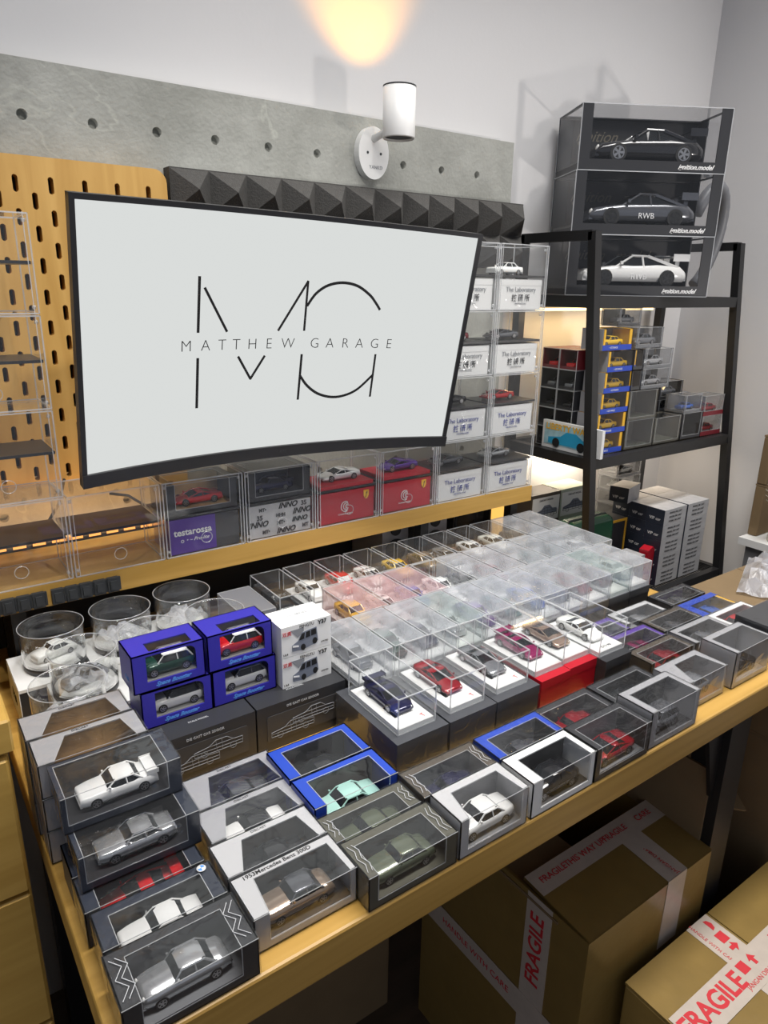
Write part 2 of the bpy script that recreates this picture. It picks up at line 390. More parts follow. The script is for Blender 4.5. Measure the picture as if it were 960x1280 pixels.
# led strip behind the empty modules
ls = thing('led_strip', 'glowing warm LED strip lying behind the empty acrylic display cubes', 'light strip', (.06, 1.065, RZ1))
b = MB(); b.box(0, 0, .0, .34, .006, .012); obj('strip', b, m_rubber, ls)
for k in range(13):
    b = MB(); b.box(.006+k*.0256, -.001, .004, .006+k*.0256+.017, 0, .010); obj('led', b, m_led, ls)
b = MB(); b.tube([(.115, 1.07, RZ1+.006), (.15, 1.05, RZ1+.02), (.185, 1.07, RZ1+.06), (.2, 1.09, RZ1+.09)], .0022)
tag(obj('led_cable', b, m_rubber), 'thin black cable behind the corner empty acrylic cube', 'cable')
b = MB(); b.tube([(.325, 1.075, RZ1+.008), (.31, 1.06, RZ1+.035), (.285, 1.075, RZ1+.055), (.26, 1.085, RZ1+.06)], .0022)
tag(obj('led_cable', b, m_rubber), 'thin black cable behind the empty cube next to the purple box', 'cable')

light('riser_led_light', 'AREA', (.20, 1.060, RZ1+.012), .25, (1, .55, .22), .3, (.20, 1.2, RZ1+.10), size_y=.008)
# ------------------------------------------------------------------ toy cars
CT = {
 #        len  wid   top profile (x, z) of the lower body (front at -x)                     greenhouse: base front, roof front, roof rear, base rear, roof z, belt z   wheel r
 'sedan':  (.072, .40, [(-.5, .14), (-.487, .185), (-.20, .212), (.27, .214), (.482, .206), (.5, .15)], (-.20, -.08, .18, .30, .312, .208), .072),
 'coupe':  (.068, .405, [(-.5, .135), (-.487, .178), (-.19, .206), (.30, .21), (.482, .204), (.5, .15)], (-.17, -.06, .19, .30, .305, .203), .074),
 'hatch':  (.060, .46, [(-.5, .14), (-.48, .215), (-.22, .245), (.40, .25), (.48, .24), (.5, .16)], (-.22, -.11, .36, .45, .385, .245), .086),
 'super':  (.070, .44, [(-.5, .08), (-.48, .105), (-.22, .165), (.25, .185), (.48, .19), (.5, .13)], (-.24, -.03, .12, .40, .252, .165), .076),
 'classic':(.068, .38, [(-.5, .15), (-.48, .212), (-.16, .235), (.25, .235), (.45, .212), (.5, .14)], (-.16, -.08, .20, .32, .345, .228), .072),
 'porsche':(.218, .44, [(-.5, .10), (-.47, .15), (-.20, .185), (.20, .195), (.45, .185), (.5, .13)], (-.20, -.05, .12, .40, .285, .18), .076),
 'van':    (.062, .42, [(-.5, .16), (-.48, .23), (-.33, .25), (.42, .25), (.49, .24), (.5, .16)], (-.35, -.24, .45, .49, .44, .245), .078),
}
def lerp_prof(p, x):
    for (a, za), (c, zb) in zip(p, p[1:]):
        if a <= x <= c: return za+(zb-za)*(x-a)/(c-a)
    return p[-1][1]
def car_body(kind, L):
    _, wd, prof, gh, wr = CT[kind]
    def fn(mb):
        xs = [-.5, -.485, -.45, -.36, -.28, -.2, -.1, 0, .1, .2, .28, .36, .43, .48, .5]
        rings = []; zb = .045
        for x in xs:
            e = min(1, (.5-abs(x))/.16); w = wd/2*(.84+.16*math.sin(e*math.pi/2)); zt = lerp_prof(prof, x)
            zb2 = zb+(.02 if abs(x) > .48 else 0); h = zt-zb2
            half = [(.9*w, zb2), (w, zb2+.28*h), (w*1.0, zb2+.62*h), (w*.96, zb2+.90*h), (w*.86, zt), (0, zt+.006)]
            ring = [(x, y, z) for y, z in half]+[(x, -y, z) for y, z in half[-2::-1]]
            rings.append([mb.bm.verts.new(Vector(p)*L) for p in ring])
        n = len(rings[0])
        for a, c in zip(rings, rings[1:]):
            for i in range(n):
                f = mb.bm.faces.new((a[i], a[(i+1) % n], c[(i+1) % n], c[i])); f.smooth = True
        mb.bm.faces.new(rings[0][::-1]); mb.bm.faces.new(rings[-1])
        mb.box(-.505*L, -wd*.40*L, .05*L, -.47*L, wd*.40*L, .085*L); mb.box(.47*L, -wd*.40*L, .055*L, .505*L, wd*.40*L, .1*L)
        for s in (-1, 1): mb.box((gh[0]+.03)*L, s*wd*.50*L-.012*L, (gh[5]+.015)*L, (gh[0]+.055)*L, s*wd*.50*L+.012*L, (gh[5]+.045)*L)
    return cached(('body', kind, L), fn, 'body')
def car_glass(kind, L):
    _, wd, prof, gh, wr = CT[kind]
    def fn(mb):
        w0 = wd/2*.92; w1 = wd/2*.76; bf, rf, rr, br, rz, bz = gh
        lo = [(bf, w0*.93, bz-.01), (rf+.01, w0, bz-.01), (rr-.01, w0, bz-.01), (br, w0*.93, bz-.01)]
        hi = [(rf, w1*.96, rz-.012), (rf+.03, w1, rz-.008), (rr-.03, w1, rz-.008), (rr, w1*.96, rz-.016)]
        A = [mb.bm.verts.new(Vector((x, y, z))*L) for x, y, z in lo]+[mb.bm.verts.new(Vector((x, -y, z))*L) for x, y, z in lo[::-1]]
        B = [mb.bm.verts.new(Vector((x, y, z))*L) for x, y, z in hi]+[mb.bm.verts.new(Vector((x, -y, z))*L) for x, y, z in hi[::-1]]
        for i in range(8): mb.bm.faces.new((A[i], A[(i+1) % 8], B[(i+1) % 8], B[i]))
        mb.bm.faces.new(B); mb.bm.faces.new(A[::-1])
    return cached(('glass', kind, L), fn, 'windows')
def car_roof(kind, L):
    _, wd, prof, gh, wr = CT[kind]
    def fn(mb):
        w0 = wd/2*.93; w1 = wd/2*.78; bf, rf, rr, br, rz, bz = gh
        top = [(rf-.005, w1*.9, rz-.012), (rf+.04, w1, rz), (rr-.04, w1, rz), (rr+.01, w1*.9, rz-.016)]
        rows = []
        for x, y, z in top:
            rows.append([mb.bm.verts.new(Vector(p)*L) for p in ((x, y, z-.012), (x, y*.8, z), (x, 0, z+.006), (x, -y*.8, z), (x, -y, z-.012))])
        for a, c in zip(rows, rows[1:]):
            for i in range(4):
                f = mb.bm.faces.new((a[i], a[i+1], c[i+1], c[i])); f.smooth = True
        for s in (-1, 1):
            r = .011*L
            mb.rod(Vector((bf, s*w0*.93, bz-.005))*L, Vector((rf+.01, s*w1, rz-.012))*L, r, 5)
            mb.rod(Vector((br, s*w0*.93, bz-.005))*L, Vector((rr-.01, s*w1, rz-.014))*L, r*1.5, 5)
            m = (rf+rr)/2+.02
            mb.rod(Vector((m+.01, s*w0*1.0, bz-.005))*L, Vector((m, s*w1*1.01, rz-.012))*L, r*.9, 5)
            mb.rod(Vector((rf, s*w1, rz-.01))*L, Vector((rr, s*w1, rz-.014))*L, r, 5)
    return cached(('roof', kind, L), fn, 'roof')
def wheel_mesh(r):
    def fn(mb):
        w = r*.55
        mb.rod((0, -w/2, 0), (0, w/2, 0), r, 16, 0)
        for s in (-1, 1):
            y = s*w/2
            mb.rod((0, y, 0), (0, y+s*r*.04, 0), r*.16, 6, 1)
            for k in range(5):
                a = 2*math.pi*k/5
                d = Vector((math.cos(a), 0, math.sin(a))); n = Vector((-math.sin(a), 0, math.cos(a)))
                p = [d*r*.1+n*r*.1, d*r*.66+n*r*.16, d*r*.66-n*r*.16, d*r*.1-n*r*.1]
                mb.poly([q+Vector((0, y+s*r*.03, 0)) for q in p], 1)
            nn = 16
            for k in range(nn):
                a0, a1 = 2*math.pi*k/nn, 2*math.pi*(k+1)/nn
                mb.poly([(math.cos(a0)*r*.72, y+s*r*.03, math.sin(a0)*r*.72), (math.cos(a1)*r*.72, y+s*r*.03, math.sin(a1)*r*.72), (math.cos(a1)*r*.6, y+s*r*.03, math.sin(a1)*r*.6), (math.cos(a0)*r*.6, y+s*r*.03, math.sin(a0)*r*.6)], 1)
    return cached(('wheel', round(r, 5)), fn, 'wheel')
def car(label, kind, color, loc, rz=0, group=None, roof=None, detail=0, scale=1, wing=False, rim=None, text_side=None):
    """rz=0: nose towards -x"""
    L, wd, prof, gh, wr = CT[kind]; L = round(L*scale, 4)
    t = thing('model_car', label, 'model car', loc, rz, group)
    P = PAINT[color]
    obj('body', car_body(kind, L), P, t); obj('windows', car_glass(kind, L), m_glass, t)
    obj('roof', car_roof(kind, L), PAINT[roof or color], t)
    r = wr*L; wm = wheel_mesh(r)
    for x in (-.31, .30):
        for s in (-1, 1): obj('wheel', wm, [m_tyre, rim or m_rim], t, (x*L, s*(wd/2*L-.22*r), r))
    if detail:
        zt = lerp_prof(prof, -.47)
        for s in (-1, 1):
            def fl(mb): mb.lathe([(.0001, -.006*L), (.026*L, -.004*L), (.030*L, .002*L), (.015*L, .012*L), (.0001, .014*L)], 10)
            obj('headlight', cached(('hl', L), fl, 'headlight'), m_lamp, t, (-.484*L, s*wd*.34*L, (zt-.03)*L), (0, R(-75), 0))
        if detail > 1:
            def fb(mb): mb.box(-.512*L, -wd*.42*L, .075*L, -.50*L, wd*.42*L, .092*L); mb.box(.50*L, -wd*.42*L, .08*L, .512*L, wd*.42*L, .10*L); mb.box(-.503*L, -wd*.12*L, .10*L, -.497*L, wd*.12*L, .15*L)
            obj('bumper', cached(('bp', kind, L), fb, 'bumper'), m_chrome, t)
    if wing:
        def fw(mb):
            zt = lerp_prof(prof, .42)-(.045 if kind == 'coupe' else 0)
            mb.box(.36*L, -wd*.46*L, (zt+.075)*L, .50*L, wd*.46*L, (zt+.09)*L)
            for s in (-1, 1):
                mb.box(.41*L, s*wd*.28*L-.006*L, zt*L-.01*L, .45*L, s*wd*.28*L+.006*L, (zt+.08)*L); mb.box(.35*L, s*wd*.46*L-.004*L, (zt+.045)*L, .51*L, s*wd*.46*L+.004*L, (zt+.11)*L)
        obj('wing', cached(('wing', kind, L), fw, 'wing'), P, t)
    if text_side:
        w = text(t, text_side, .07*L, (.02*L, -wd/2*L-.0006, .085*L), FRONT, m_whiteink)
    return t

# ------------------------------------------------------------------ packaging with a window (top and front)
def edges_of(mb, x0, y0, z0, x1, y1, z1, r, bottom=True):
    c = [(x0, y0), (x1, y0), (x1, y1), (x0, y1)]
    for i in range(4):
        a, d = c[i], c[(i+1) % 4]
        mb.rod((*a, z1), (*d, z1), r, 4, cap=False); mb.rod((*a, z0), (*a, z1), r, 4, cap=False)
        if bottom: mb.rod((*a, z0), (*d, z0), r, 4, cap=False)
def window_box(label, cx, cy, z0, w, d, h, outer, inner=None, group=None, ml=.012, mr=.012, mb_=.010, mf=.008, slant=0, ends=True, rz=0, wrap=True, pattern=None, name='car_box', win=None, edgeline=True):
    t = thing(name, label, 'car box', (cx, cy, z0), rz, group)
    inner = inner or m_inner; th = .0011
    X, Y = w/2, d/2
    def carton(m):
        m.box(-X, -Y, 0, X, Y, th); m.box(-X, Y-th, 0, X, Y, h)
        if ends: m.box(-X, -Y, 0, -X+th, Y, h); m.box(X-th, -Y, 0, X, Y, h)
        # top strips
        def slab(pts):
            A = [m.bm.verts.new((x, y, h-th)) for x, y in pts]; B = [m.bm.verts.new((x, y, h)) for x, y in pts]; n = len(pts)
            m.bm.faces.new(A[::-1]); m.bm.faces.new(B)
            for i in range(n): m.bm.faces.new((A[i], A[(i+1) % n], B[(i+1) % n], B[i]))
        slab([(-X, -Y), (-X+ml, -Y), (-X+ml+slant, Y-mb_), (-X+ml+slant, Y), (-X, Y)])
        slab([(X-mr, -Y), (X, -Y), (X, Y), (X-mr-slant*.4, Y), (X-mr-slant*.4, Y-mb_)])
        slab([(-X+ml+slant, Y-mb_), (X-mr-slant*.4, Y-mb_), (X-mr-slant*.4, Y), (-X+ml+slant, Y)])
        # front strips
        m.box(-X, -Y, 0, -X+ml, -Y+th, h); m.box(X-mr, -Y, 0, X, -Y+th, h); m.box(-X+ml, -Y, 0, X-mr, -Y+th, mf)
    key = (round(w, 4), round(d, 4), round(h, 4), ml, mr, mb_, mf, slant, ends)
    o = obj('carton', cached(('carton',)+key, carton, 'carton'), outer, t)
    def tray(m):
        m.box(-X+.003, -Y+.003, th+.0002, X-.003, Y-.003, .005); m.box(-X+.003, Y-.005, .005, X-.003, Y-.003, h-.003)
    obj('tray', cached(('tray', w, d, h), tray, 'tray'), inner, t)
    def pane(m):
        m.poly([(-X+ml*.7, -Y+.0005, h-.0004), (X-mr*.7, -Y+.0005, h-.0004), (X-mr*.7, Y-mb_*.7, h-.0004), (-X+ml*.7, Y-mb_*.7, h-.0004)])
        m.poly([(-X+ml*.7, -Y+.0006, mf*.7), (X-mr*.7, -Y+.0006, mf*.7), (X-mr*.7, -Y+.0006, h-.0004), (-X+ml*.7, -Y+.0006, h-.0004)])
    obj('window', cached(('pane',)+key, pane, 'window'), win or m_win, t)
    if wrap:
        g = .0008
        def wr(m):
            e = g; m.poly([(-X-e, -Y-e, h+e), (X+e, -Y-e, h+e), (X+e, Y+e, h+e), (-X-e, Y+e, h+e)])
            m.poly([(-X-e, -Y-e, 0), (X+e, -Y-e, 0), (X+e, -Y-e, h+e), (-X-e, -Y-e, h+e)])
            m.poly([(-X-e, -Y-e, 0), (-X-e, Y+e, 0), (-X-e, Y+e, h+e), (-X-e, -Y-e, h+e)])
            m.poly([(X+e, -Y-e, 0), (X+e, Y+e, 0), (X+e, Y+e, h+e), (X+e, -Y-e, h+e)])
        obj('plastic_wrap', cached(('wrap', w, d, h), wr, 'plastic_wrap'), m_wrap, t)
    if edgeline:
        # fold lines around the window show as pale edges
        def el(m):
            r = .0004; z = h+.0003; y = -Y-.0003
            a, c, e = (-X+ml, y, mf), (X-mr, y, mf), (X-mr, y, h)
            for p, q in [((-X+ml, y, mf), (X-mr, y, mf)), ((-X+ml, y, mf), (-X+ml, y, h)), ((X-mr, y, mf), (X-mr, y, h)),
                         ((-X+ml, y, z), (-X+ml+slant, Y-mb_, z)), ((X-mr, y, z), (X-mr-slant*.4, Y-mb_, z)), ((-X+ml+slant, Y-mb_, z), (X-mr-slant*.4, Y-mb_, z)), ((-X, y, z), (X, y, z))]:
                m.rod(p, q, r, 4, cap=False)
        obj('window_crease', cached(('crease',)+key, el, 'window_crease'), m_edge, t)
    if pattern == 'W':
        for sx in (-1, 1):
            for k in range(2):
                def pt(m):
                    xo = sx*(X-.003-.0045*k); xi = sx*(X-ml-.0045*k)+sx*.004
                    pts = [((xo if i % 2 == 0 else xi), -Y+.006+i*(d-.014)/4, h+.0012) for i in range(5)]
                    for p, q in zip(pts, pts[1:]): m.rod(p, q, .00035, 4)
                obj('zigzag_print', cached(('wpat', sx, k)+key, pt, 'zigzag_print'), m_silverink, t)
    return t

# ------------------------------------------------------------------ acrylic display cubes on the riser
MW, MH, MD = .1185, .1095, .088
def cube_shell(m):
    X = MW/2
    for x in (-X+.001, X-.001): m.poly([(x, 0, .001), (x, MD, .001), (x, MD, MH-.001), (x, 0, MH-.001)])
    m.poly([(-X, 0, MH-.001), (X, 0, MH-.001), (X, MD, MH-.001), (-X, MD, MH-.001)])
    m.poly([(-X, 0, .001), (X, 0, .001), (X, MD, .001), (-X, MD, .001)])
    m.poly([(-X, .0008, 0), (X, .0008, 0), (X, .0008, MH), (-X, .0008, MH)])
def cube_edges(m):
    X = MW/2; edges_of(m, -X+.0012, .0012, .0012, X-.0012, MD-.0012, MH-.0012, .0011)
    m.rod((-X+.006, .001, .001), (-X+.006, .001, MH), .0007, 4, cap=False); m.rod((X-.006, .001, .001), (X-.006, .001, MH), .0007, 4, cap=False)
def cube_studs(m):
    X = MW/2
    for sx in (-1, 1):
        for z in (.008, MH-.008): m.lathe([(.0001, 0), (.0022, 0), (.0022, .004), (.0001, .004)], 8, c=(sx*(X-.005), .006, z-.002))
def cube_shelf(m): m.box(-MW/2+.003, .004, .055, MW/2-.003, MD-.002, .0585)
def ring_mark(m): m.lathe([(.0075, -.0003), (.0085, -.0003), (.0085, .0003), (.0075, .0003)], 20, close=True)
def display_cube(label, x0, z, group, shelf=m_blackplastic):
    t = thing('display_cube', label, 'display cube', (x0+MW/2, RY0, z), 0, group)
    obj('shell', cached('cshell', cube_shell, 'shell'), m_acr, t); obj('edge', cached('cedge', cube_edges, 'edge'), m_edge, t)
    obj('stud', cached('cstud', cube_studs, 'stud'), m_edge, t); obj('shelf', cached('cshelf', cube_shelf, 'shelf'), shelf, t)
    obj('finger_hole', cached('cring', ring_mark, 'finger_hole'), m_edge, t, (.0, .0005, .022), FRONT)
    return t
CX = [.0475+.1203*k for k in range(8)]
GC = 'acrylic display cubes on the riser'
for k in range(4):
    display_cube(['empty acrylic cube at the riser left end, lowest of its stack', 'empty acrylic cube second from bottom in the stack before the pegboard', 'empty acrylic cube third from bottom in the stack before the pegboard', 'topmost empty acrylic cube in the stack before the pegboard'][k], CX[0], RZ1+.0003+k*(MH+.0005), GC)
display_cube('empty acrylic cube between the empty stack and the purple box', CX[1], RZ1+.0003, GC)
NM = ['holding the purple box', 'holding the grey patterned box', 'holding a red box under a white car', 'holding a red box under a purple car']
for k in range(4): display_cube('acrylic display cube on the riser '+NM[k], CX[2+k], RZ1+.0003, GC)
LV = ['lowest', 'second lowest', 'second highest', 'topmost']
for c in range(2):
    for k in range(4):
        display_cube(f'acrylic cube with white lettered box, {LV[k]} in the {["left", "right"][c]} column of the tower', CX[6+c], RZ1+.0003+k*(MH+.0005), GC)
def card_box(name, label, cx, y0, z0, w, d, h, mat, cat='box', group=None, rz=0):
    t = thing(name, label, cat, (cx, y0, z0), rz, group)
    def f(m):
        m.box(-w/2, 0, 0, w/2, d, h-.0012); m.box(-w/2-.0004, -.0004, h-.010, w/2+.0004, d+.0004, h)
    obj('carton', cached(('cb', w, d, h), f, 'carton'), mat, t)
    return t
# the white lettered boxes and their cars
LC = [[('gunmetal', 'coupe'), ('gunmetal', 'sedan'), ('black', 'super'), ('black', 'super')][::1], [('silver', 'super'), ('red', 'super'), ('grey', 'super'), ('white', 'sedan')]]
LC[0] = [('gunmetal', 'super'), ('black', 'super'), ('crimson', 'coupe'), ('grey', 'coupe')]
for c in range(2):
    for k in range(4):
        x = CX[6+c]+MW/2; z = RZ1+k*(MH+.0005); side = ['left', 'right'][c]
        bx = card_box('lettered_box', f'white box with blue lettering, {LV[k]} in the {side} column of the cube tower', x, RY0+.006, z+.0021, .103, .07, .050, m_whitecard, 'box', 'white lettered boxes in the tower')
        ink = m_blueink if k < 2 else m_grey_ink
        text(bx, 'The Laboratory', .0115, (0, -.0008, .033), FRONT, ink); text(bx, '技 研 所', .0125, (0, -.0008, .0185), FRONT, m_blueink if k < 2 else m_ink, offset=.0002)
        text(bx, 'LABORATORY SCALE', .003, (0, -.0008, .0095), FRONT, ink)
        def sleeve(m): m.poly([(-.052, -.0012, 0), (.052, -.0012, 0), (.052, -.0012, .0505), (-.052, -.0012, .0505)])
        obj('plastic_sleeve', cached('slv', sleeve, 'plastic_sleeve'), m_wrap, bx)
        col, kd = LC[c][k]
        car(f'{col} model car, {LV[k]} in the {side} column of the cube tower', kd, col, (x-.004, RY0+.045, z+.0592), 0, 'cars in the cube tower', detail=1, scale=.95)
# purple, grey and red boxes
z = RZ1+.0024
x = CX[2]+MW/2
bx = thing('lettered_box', 'purple and charcoal lettered box in the display cube', 'box', (x, RY0+.006, z))
b = MB(); b.box(-.0515, 0, 0, .016, .07, .051); obj('carton', b, m_purple, bx)
b = MB(); b.box(.016, 0, 0, .0515, .07, .051); obj('carton_end', b, m_darkgrey, bx)
text(bx, 'testarossa', .0135, (-.018, -.0006, .031), FRONT, m_whiteink, offset=.0003); text(bx, 'o', .010, (-.034, -.0006, .019), FRONT, m_whiteink); text(bx, '• ~ Pro-lite', .0075, (-.012, -.0006, .019), FRONT, m_whiteink, shear=.4)
x = CX[3]+MW/2
bx = card_box('lettered_box', 'grey box printed all over with slanted lettering in the display cube', x, RY0+.006, z, .103, .07, .051, m_greytex)
for (tx, tz, sz, st) in [(-.03, .043, .007, 'MT•'), (.012, .045, .012, 'INNO'), (.04, .044, .010, '35'), (-.035, .031, .010, '35'), (.0, .031, .007, '▒▒'), (.036, .033, .012, 'INNO'), (-.038, .021, .012, 'INNO'), (.0, .019, .008, 'MT•'), (.032, .020, .010, 'INNO'), (-.025, .008, .007, 'MT•'), (.008, .006, .012, 'INNO'), (.042, .008, .008, 'MT')]:
    text(bx, st.replace('▒▒', 'HHH'), sz, (tx, -.0008, tz), FRONT, m_ink if sz > .009 and st == 'INNO' else m_darkgrey, shear=.35 if st == 'INNO' else 0, offset=.0004)
for q in (4, 5):
    x = CX[q]+MW/2
    bx = card_box('lettered_box', ['red box with crest and yellow shield under the white car', 'red box with crest and yellow shield under the purple car'][q-4], x, RY0+.006, z, .103, .07, .051, m_red, 'box', 'red boxes on the riser')
    def crest(m):
        for k, rr in enumerate((.0085, .006, .0035)):
            pts = [((rr)*math.cos(a), rr*math.sin(a)) for a in [R(60+i*18) for i in range(14)]]
            for (x0_, z0_), (x1_, z1_) in zip(pts, pts[1:]): m.rod((x0_+.002*k, 0, z0_), (x1_+.002*k, 0, z1_), .0007, 4)
    obj('crest', cached('crest', crest, 'crest'), m_whiteink, bx, (-.004, -.001, .025)); text(bx, 'SCUDERIA MODELS', .0032, (-.004, -.001, .0125), FRONT, m_whiteink)
    def shield(m):
        prism_y(m, [(-.005, .007), (.005, .007), (.005, -.002), (.003, -.006), (0, -.008), (-.003, -.006), (-.005, -.002)], -.0006, 0)
    sh = obj('shield', cached('shield', shield, 'shield'), m_yellow, bx, (.036, -.0006, .040)); text(sh, 'ƒ', .011, (0, -.0009, 0), FRONT, m_ink, name='shield_mark')
    b = MB(); b.box(-.05, 0, 0, .05, .07, .006); obj('car_plinth', b, m_red, bx, (0, 0, .0565))
    car(['white mid-engined sports model car on a red plinth in its cube', 'purple sports model car on a red plinth in its cube'][q-4], 'super', ['white', 'purple'][q-4], (x+.004, RY0+.04, z+.0625), 0, None, detail=1)
# dioramas in the cubes two and three
x = CX[2]+MW/2
db = window_box('dark diorama box with orange scenery inside the cube above the purple box', x, RY0+.042, RZ1+.0592, .104, .072, .044, m_charcoal, m_inner_or, None, wrap=False)
car('red wedge-nosed sports model car above the purple box', 'super', 'red', (x+.003, RY0+.04, RZ1+.0645), 0, None, detail=1)
x = CX[3]+MW/2
db = window_box('black window box inside the cube above the grey patterned box', x, RY0+.042, RZ1+.0592, .104, .072, .045, m_charcoal, m_navy, None, wrap=False)
car('dark blue racing model car above the grey patterned box', 'coupe', 'navy', (x, RY0+.04, RZ1+.0645), 0, None, detail=1, wing=True)

# ------------------------------------------------------------------ monitor (curved, tipped forward)
mo = thing('monitor', 'large curved black-framed monitor showing a white picture with black lettering', 'monitor', (.4596, .836, zc(-.082)))
mo.rotation_euler = (R(10.3), R(1.2), 0)
MWd, MHt, SAG = .5575, .324, .031
def curve_y(u):                       # u -1..1, centre lies deeper than the ends
    return SAG*(1-u*u)
def curved(mb, u0, u1, z0, z1, dy0, dy1, n=28, smooth=True):
    us = [u0+(u1-u0)*i/n for i in range(n+1)]; rows = []
    for u in us:
        x = u*MWd/2; y = curve_y(u)-SAG*0+0
        rows.append([mb.bm.verts.new((x, y+dy0, z0)), mb.bm.verts.new((x, y+dy0, z1)), mb.bm.verts.new((x, y+dy1, z1)), mb.bm.verts.new((x, y+dy1, z0))])
    for a, c in zip(rows, rows[1:]):
        for i in range(4):
            mb.bm.faces.new((a[i], a[(i+1) % 4], c[(i+1) % 4], c[i]))
    mb.bm.faces.new(rows[0][::-1]); mb.bm.faces.new(rows[-1])
zt, zb_ = MHt/2, -MHt/2
chin = .0165
b = MB(); curved(b, -1, 1, zb_, zb_+chin, -.004, .012); curved(b, -1, 1, zt-.006, zt, -.002, .012); curved(b, -1, -.978, zb_, zt, -.002, .012, 2); curved(b, .978, 1, zb_, zt, -.002, .012, 2)
obj('bezel', b, m_blackplastic, mo)
b = MB(); curved(b, -.99, .99, zb_+.003, zt-.003, .010, .020); curved(b, -.5, .5, -.08, .08, .02, .035); obj('back_shell', b, m_blackplastic, mo)
b = MB(); curved(b, -.979, .979, zb_+chin-.0005, zt-.0055, .0, .009); scr = obj('screen', b, m_screen, mo)
b = MB(); b.rod((0, SAG+.03, 0), (0, .235, -.0), .014, 14); obj('wall_arm', b, m_black, mo)
text(mo, 'viewsonic'[:0]+'KTC', .006, (.0, SAG-.0045, zb_+.008), FRONT, m_darkgrey, name='badge')
# picture: strokes drawn on the curved screen. s, t in picture coordinates from the photograph's proportions
def P2(s, t):                        # s 0..1 across the screen, t 0..1 downward
    u = (-.979+s*1.958); x = u*MWd/2; return Vector((x, curve_y(u)-.0006, (zt-.0055)-t*((zt-.0055)-(zb_+chin))))
def stroke(mb, pts, w=.0042):
    for a, c in zip(pts, pts[1:]):
        a3, c3 = P2(*a), P2(*c); d = (c3-a3); d.normalize(); nrm = Vector((-d.z, 0, d.x))*w/2
        e = d*w*.25
        mb.poly([a3-e+nrm, c3+e+nrm, c3+e-nrm, a3-e-nrm])
def smooth_pts(p, n=5):
    out = []
    for i in range(len(p)-1):
        p0, p1, p2, p3 = p[max(i-1, 0)], p[i], p[i+1], p[min(i+2, len(p)-1)]
        for k in range(n):
            t = k/n; out.append(tuple(.5*((2*p1[j])+(-p0[j]+p2[j])*t+(2*p0[j]-5*p1[j]+4*p2[j]-p3[j])*t*t+(-p0[j]+3*p1[j]-3*p2[j]+p3[j])*t**3) for j in (0, 1)))
    return out+[p[-1]]
for w_, pts in [(.0036, [(.2594, .2464), (.2588, .4616)]), (.0036, [(.2595, .5708), (.2596, .7802)]), (.0033, [(.2727, .2886), (.3298, .4613)]), (.0033, [(.3622, .5712), (.397, .6704), (.4315, .5719)]),
                (.0033, [(.4642, .4595), (.5344, .2492), (.5348, .4595)]), (.0036, [(.5338, .57), (.5338, .7779)]), (.0036, [(.7490, .5712), (.7488, .7771)]),
                (.0038, smooth_pts([(.5379, .351), (.559, .2984), (.59, .262), (.6299, .2474), (.6721, .2576), (.7093, .2935), (.7299, .3279), (.7441, .3573)])),
                (.0038, smooth_pts([(.5341, .6663), (.5566, .7144), (.5899, .7554), (.6306, .7752), (.6701, .7696), (.7082, .7393), (.749, .6695)]))]:
    b = MB(); stroke(b, pts, w_); bmesh.ops.remove_doubles(b.bm, verts=b.bm.verts[:], dist=.0006); obj('picture_stroke', b, m_ink, scr)
for ch, s_ in [('M', .2305), ('A', .2778), ('T', .3192), ('T', .3553), ('H', .397), ('E', .4411), ('W', .4927), ('G', .5671), ('A', .6105), ('R', .6552), ('A', .6966), ('G', .7416), ('E', .7846)]:
    p = P2(s_, .519); u = -.979+s_*1.958; ang = math.atan2(-2*SAG*u, MWd/2)
    text(scr, ch, .0200, p+Vector((0, -.0004, 0)), (R(90), 0, ang), m_ink, name='picture_letter', offset=-.0004)

# ------------------------------------------------------------------ desk
DX0, DX1, DY0, DY1, DT = .057, 1.092, .393, 1.105, .042
dk = thing('desk', 'long golden wood desk with black steel legs crowded with model cars', 'desk', (DX0, DY0, 0))
b = MB(); b.box(0, 0, DZ-DT, DX1-DX0, DY1-DY0, DZ)
me = b.mesh('desktop')
o = obj('desktop', me, m_wood, dk); bv = o.modifiers.new('bevel', 'BEVEL'); bv.width = .003; bv.segments = 2
for x in (.06, .875):
    for y in (.045, DY1-DY0-.06):
        b = MB(); b.box(x-.026, y-.026, 0, x+.026, y+.026, DZ-DT-.02); obj('leg', b, m_black, dk)
    b = MB(); b.box(x-.02, .05, DZ-DT-.06, x+.02, DY1-DY0-.06, DZ-DT-.0005); obj('crossbar', b, m_black, dk)
b = MB(); prism_y(b, [(.80, DZ-DT-.0005), (.86, DZ-DT-.0005), (.86, DZ-DT-.15), (.845, DZ-DT-.15)], .03, .036); obj('gusset', b, m_black, dk)

# ------------------------------------------------------------------ drawer cabinet left of the desk
cb = thing('drawer_cabinet', 'golden wood drawer cabinet standing left of the desk', 'cabinet', (-.25, .64, 0))
ct_ = zc(-.378)
b = MB(); b.box(-.28, 0, ct_-.034, .297, .45, ct_); o = obj('top_board', b, m_wood_end, cb); bv = o.modifiers.new('bevel', 'BEVEL'); bv.width = .002
b = MB(); b.box(-.27, .012, 0, .292, .45, ct_-.0345); obj('body', b, m_wood_end, cb)
zz = ct_-.04
for hh in (.155, .17, .20, .26):
    b = MB(); b.box(-.266, 0, zz-hh+.004, .29, .0115, zz); o = obj('drawer', b, m_wood_end, cb); bv = o.modifiers.new('bevel', 'BEVEL'); bv.width = .002; zz -= hh

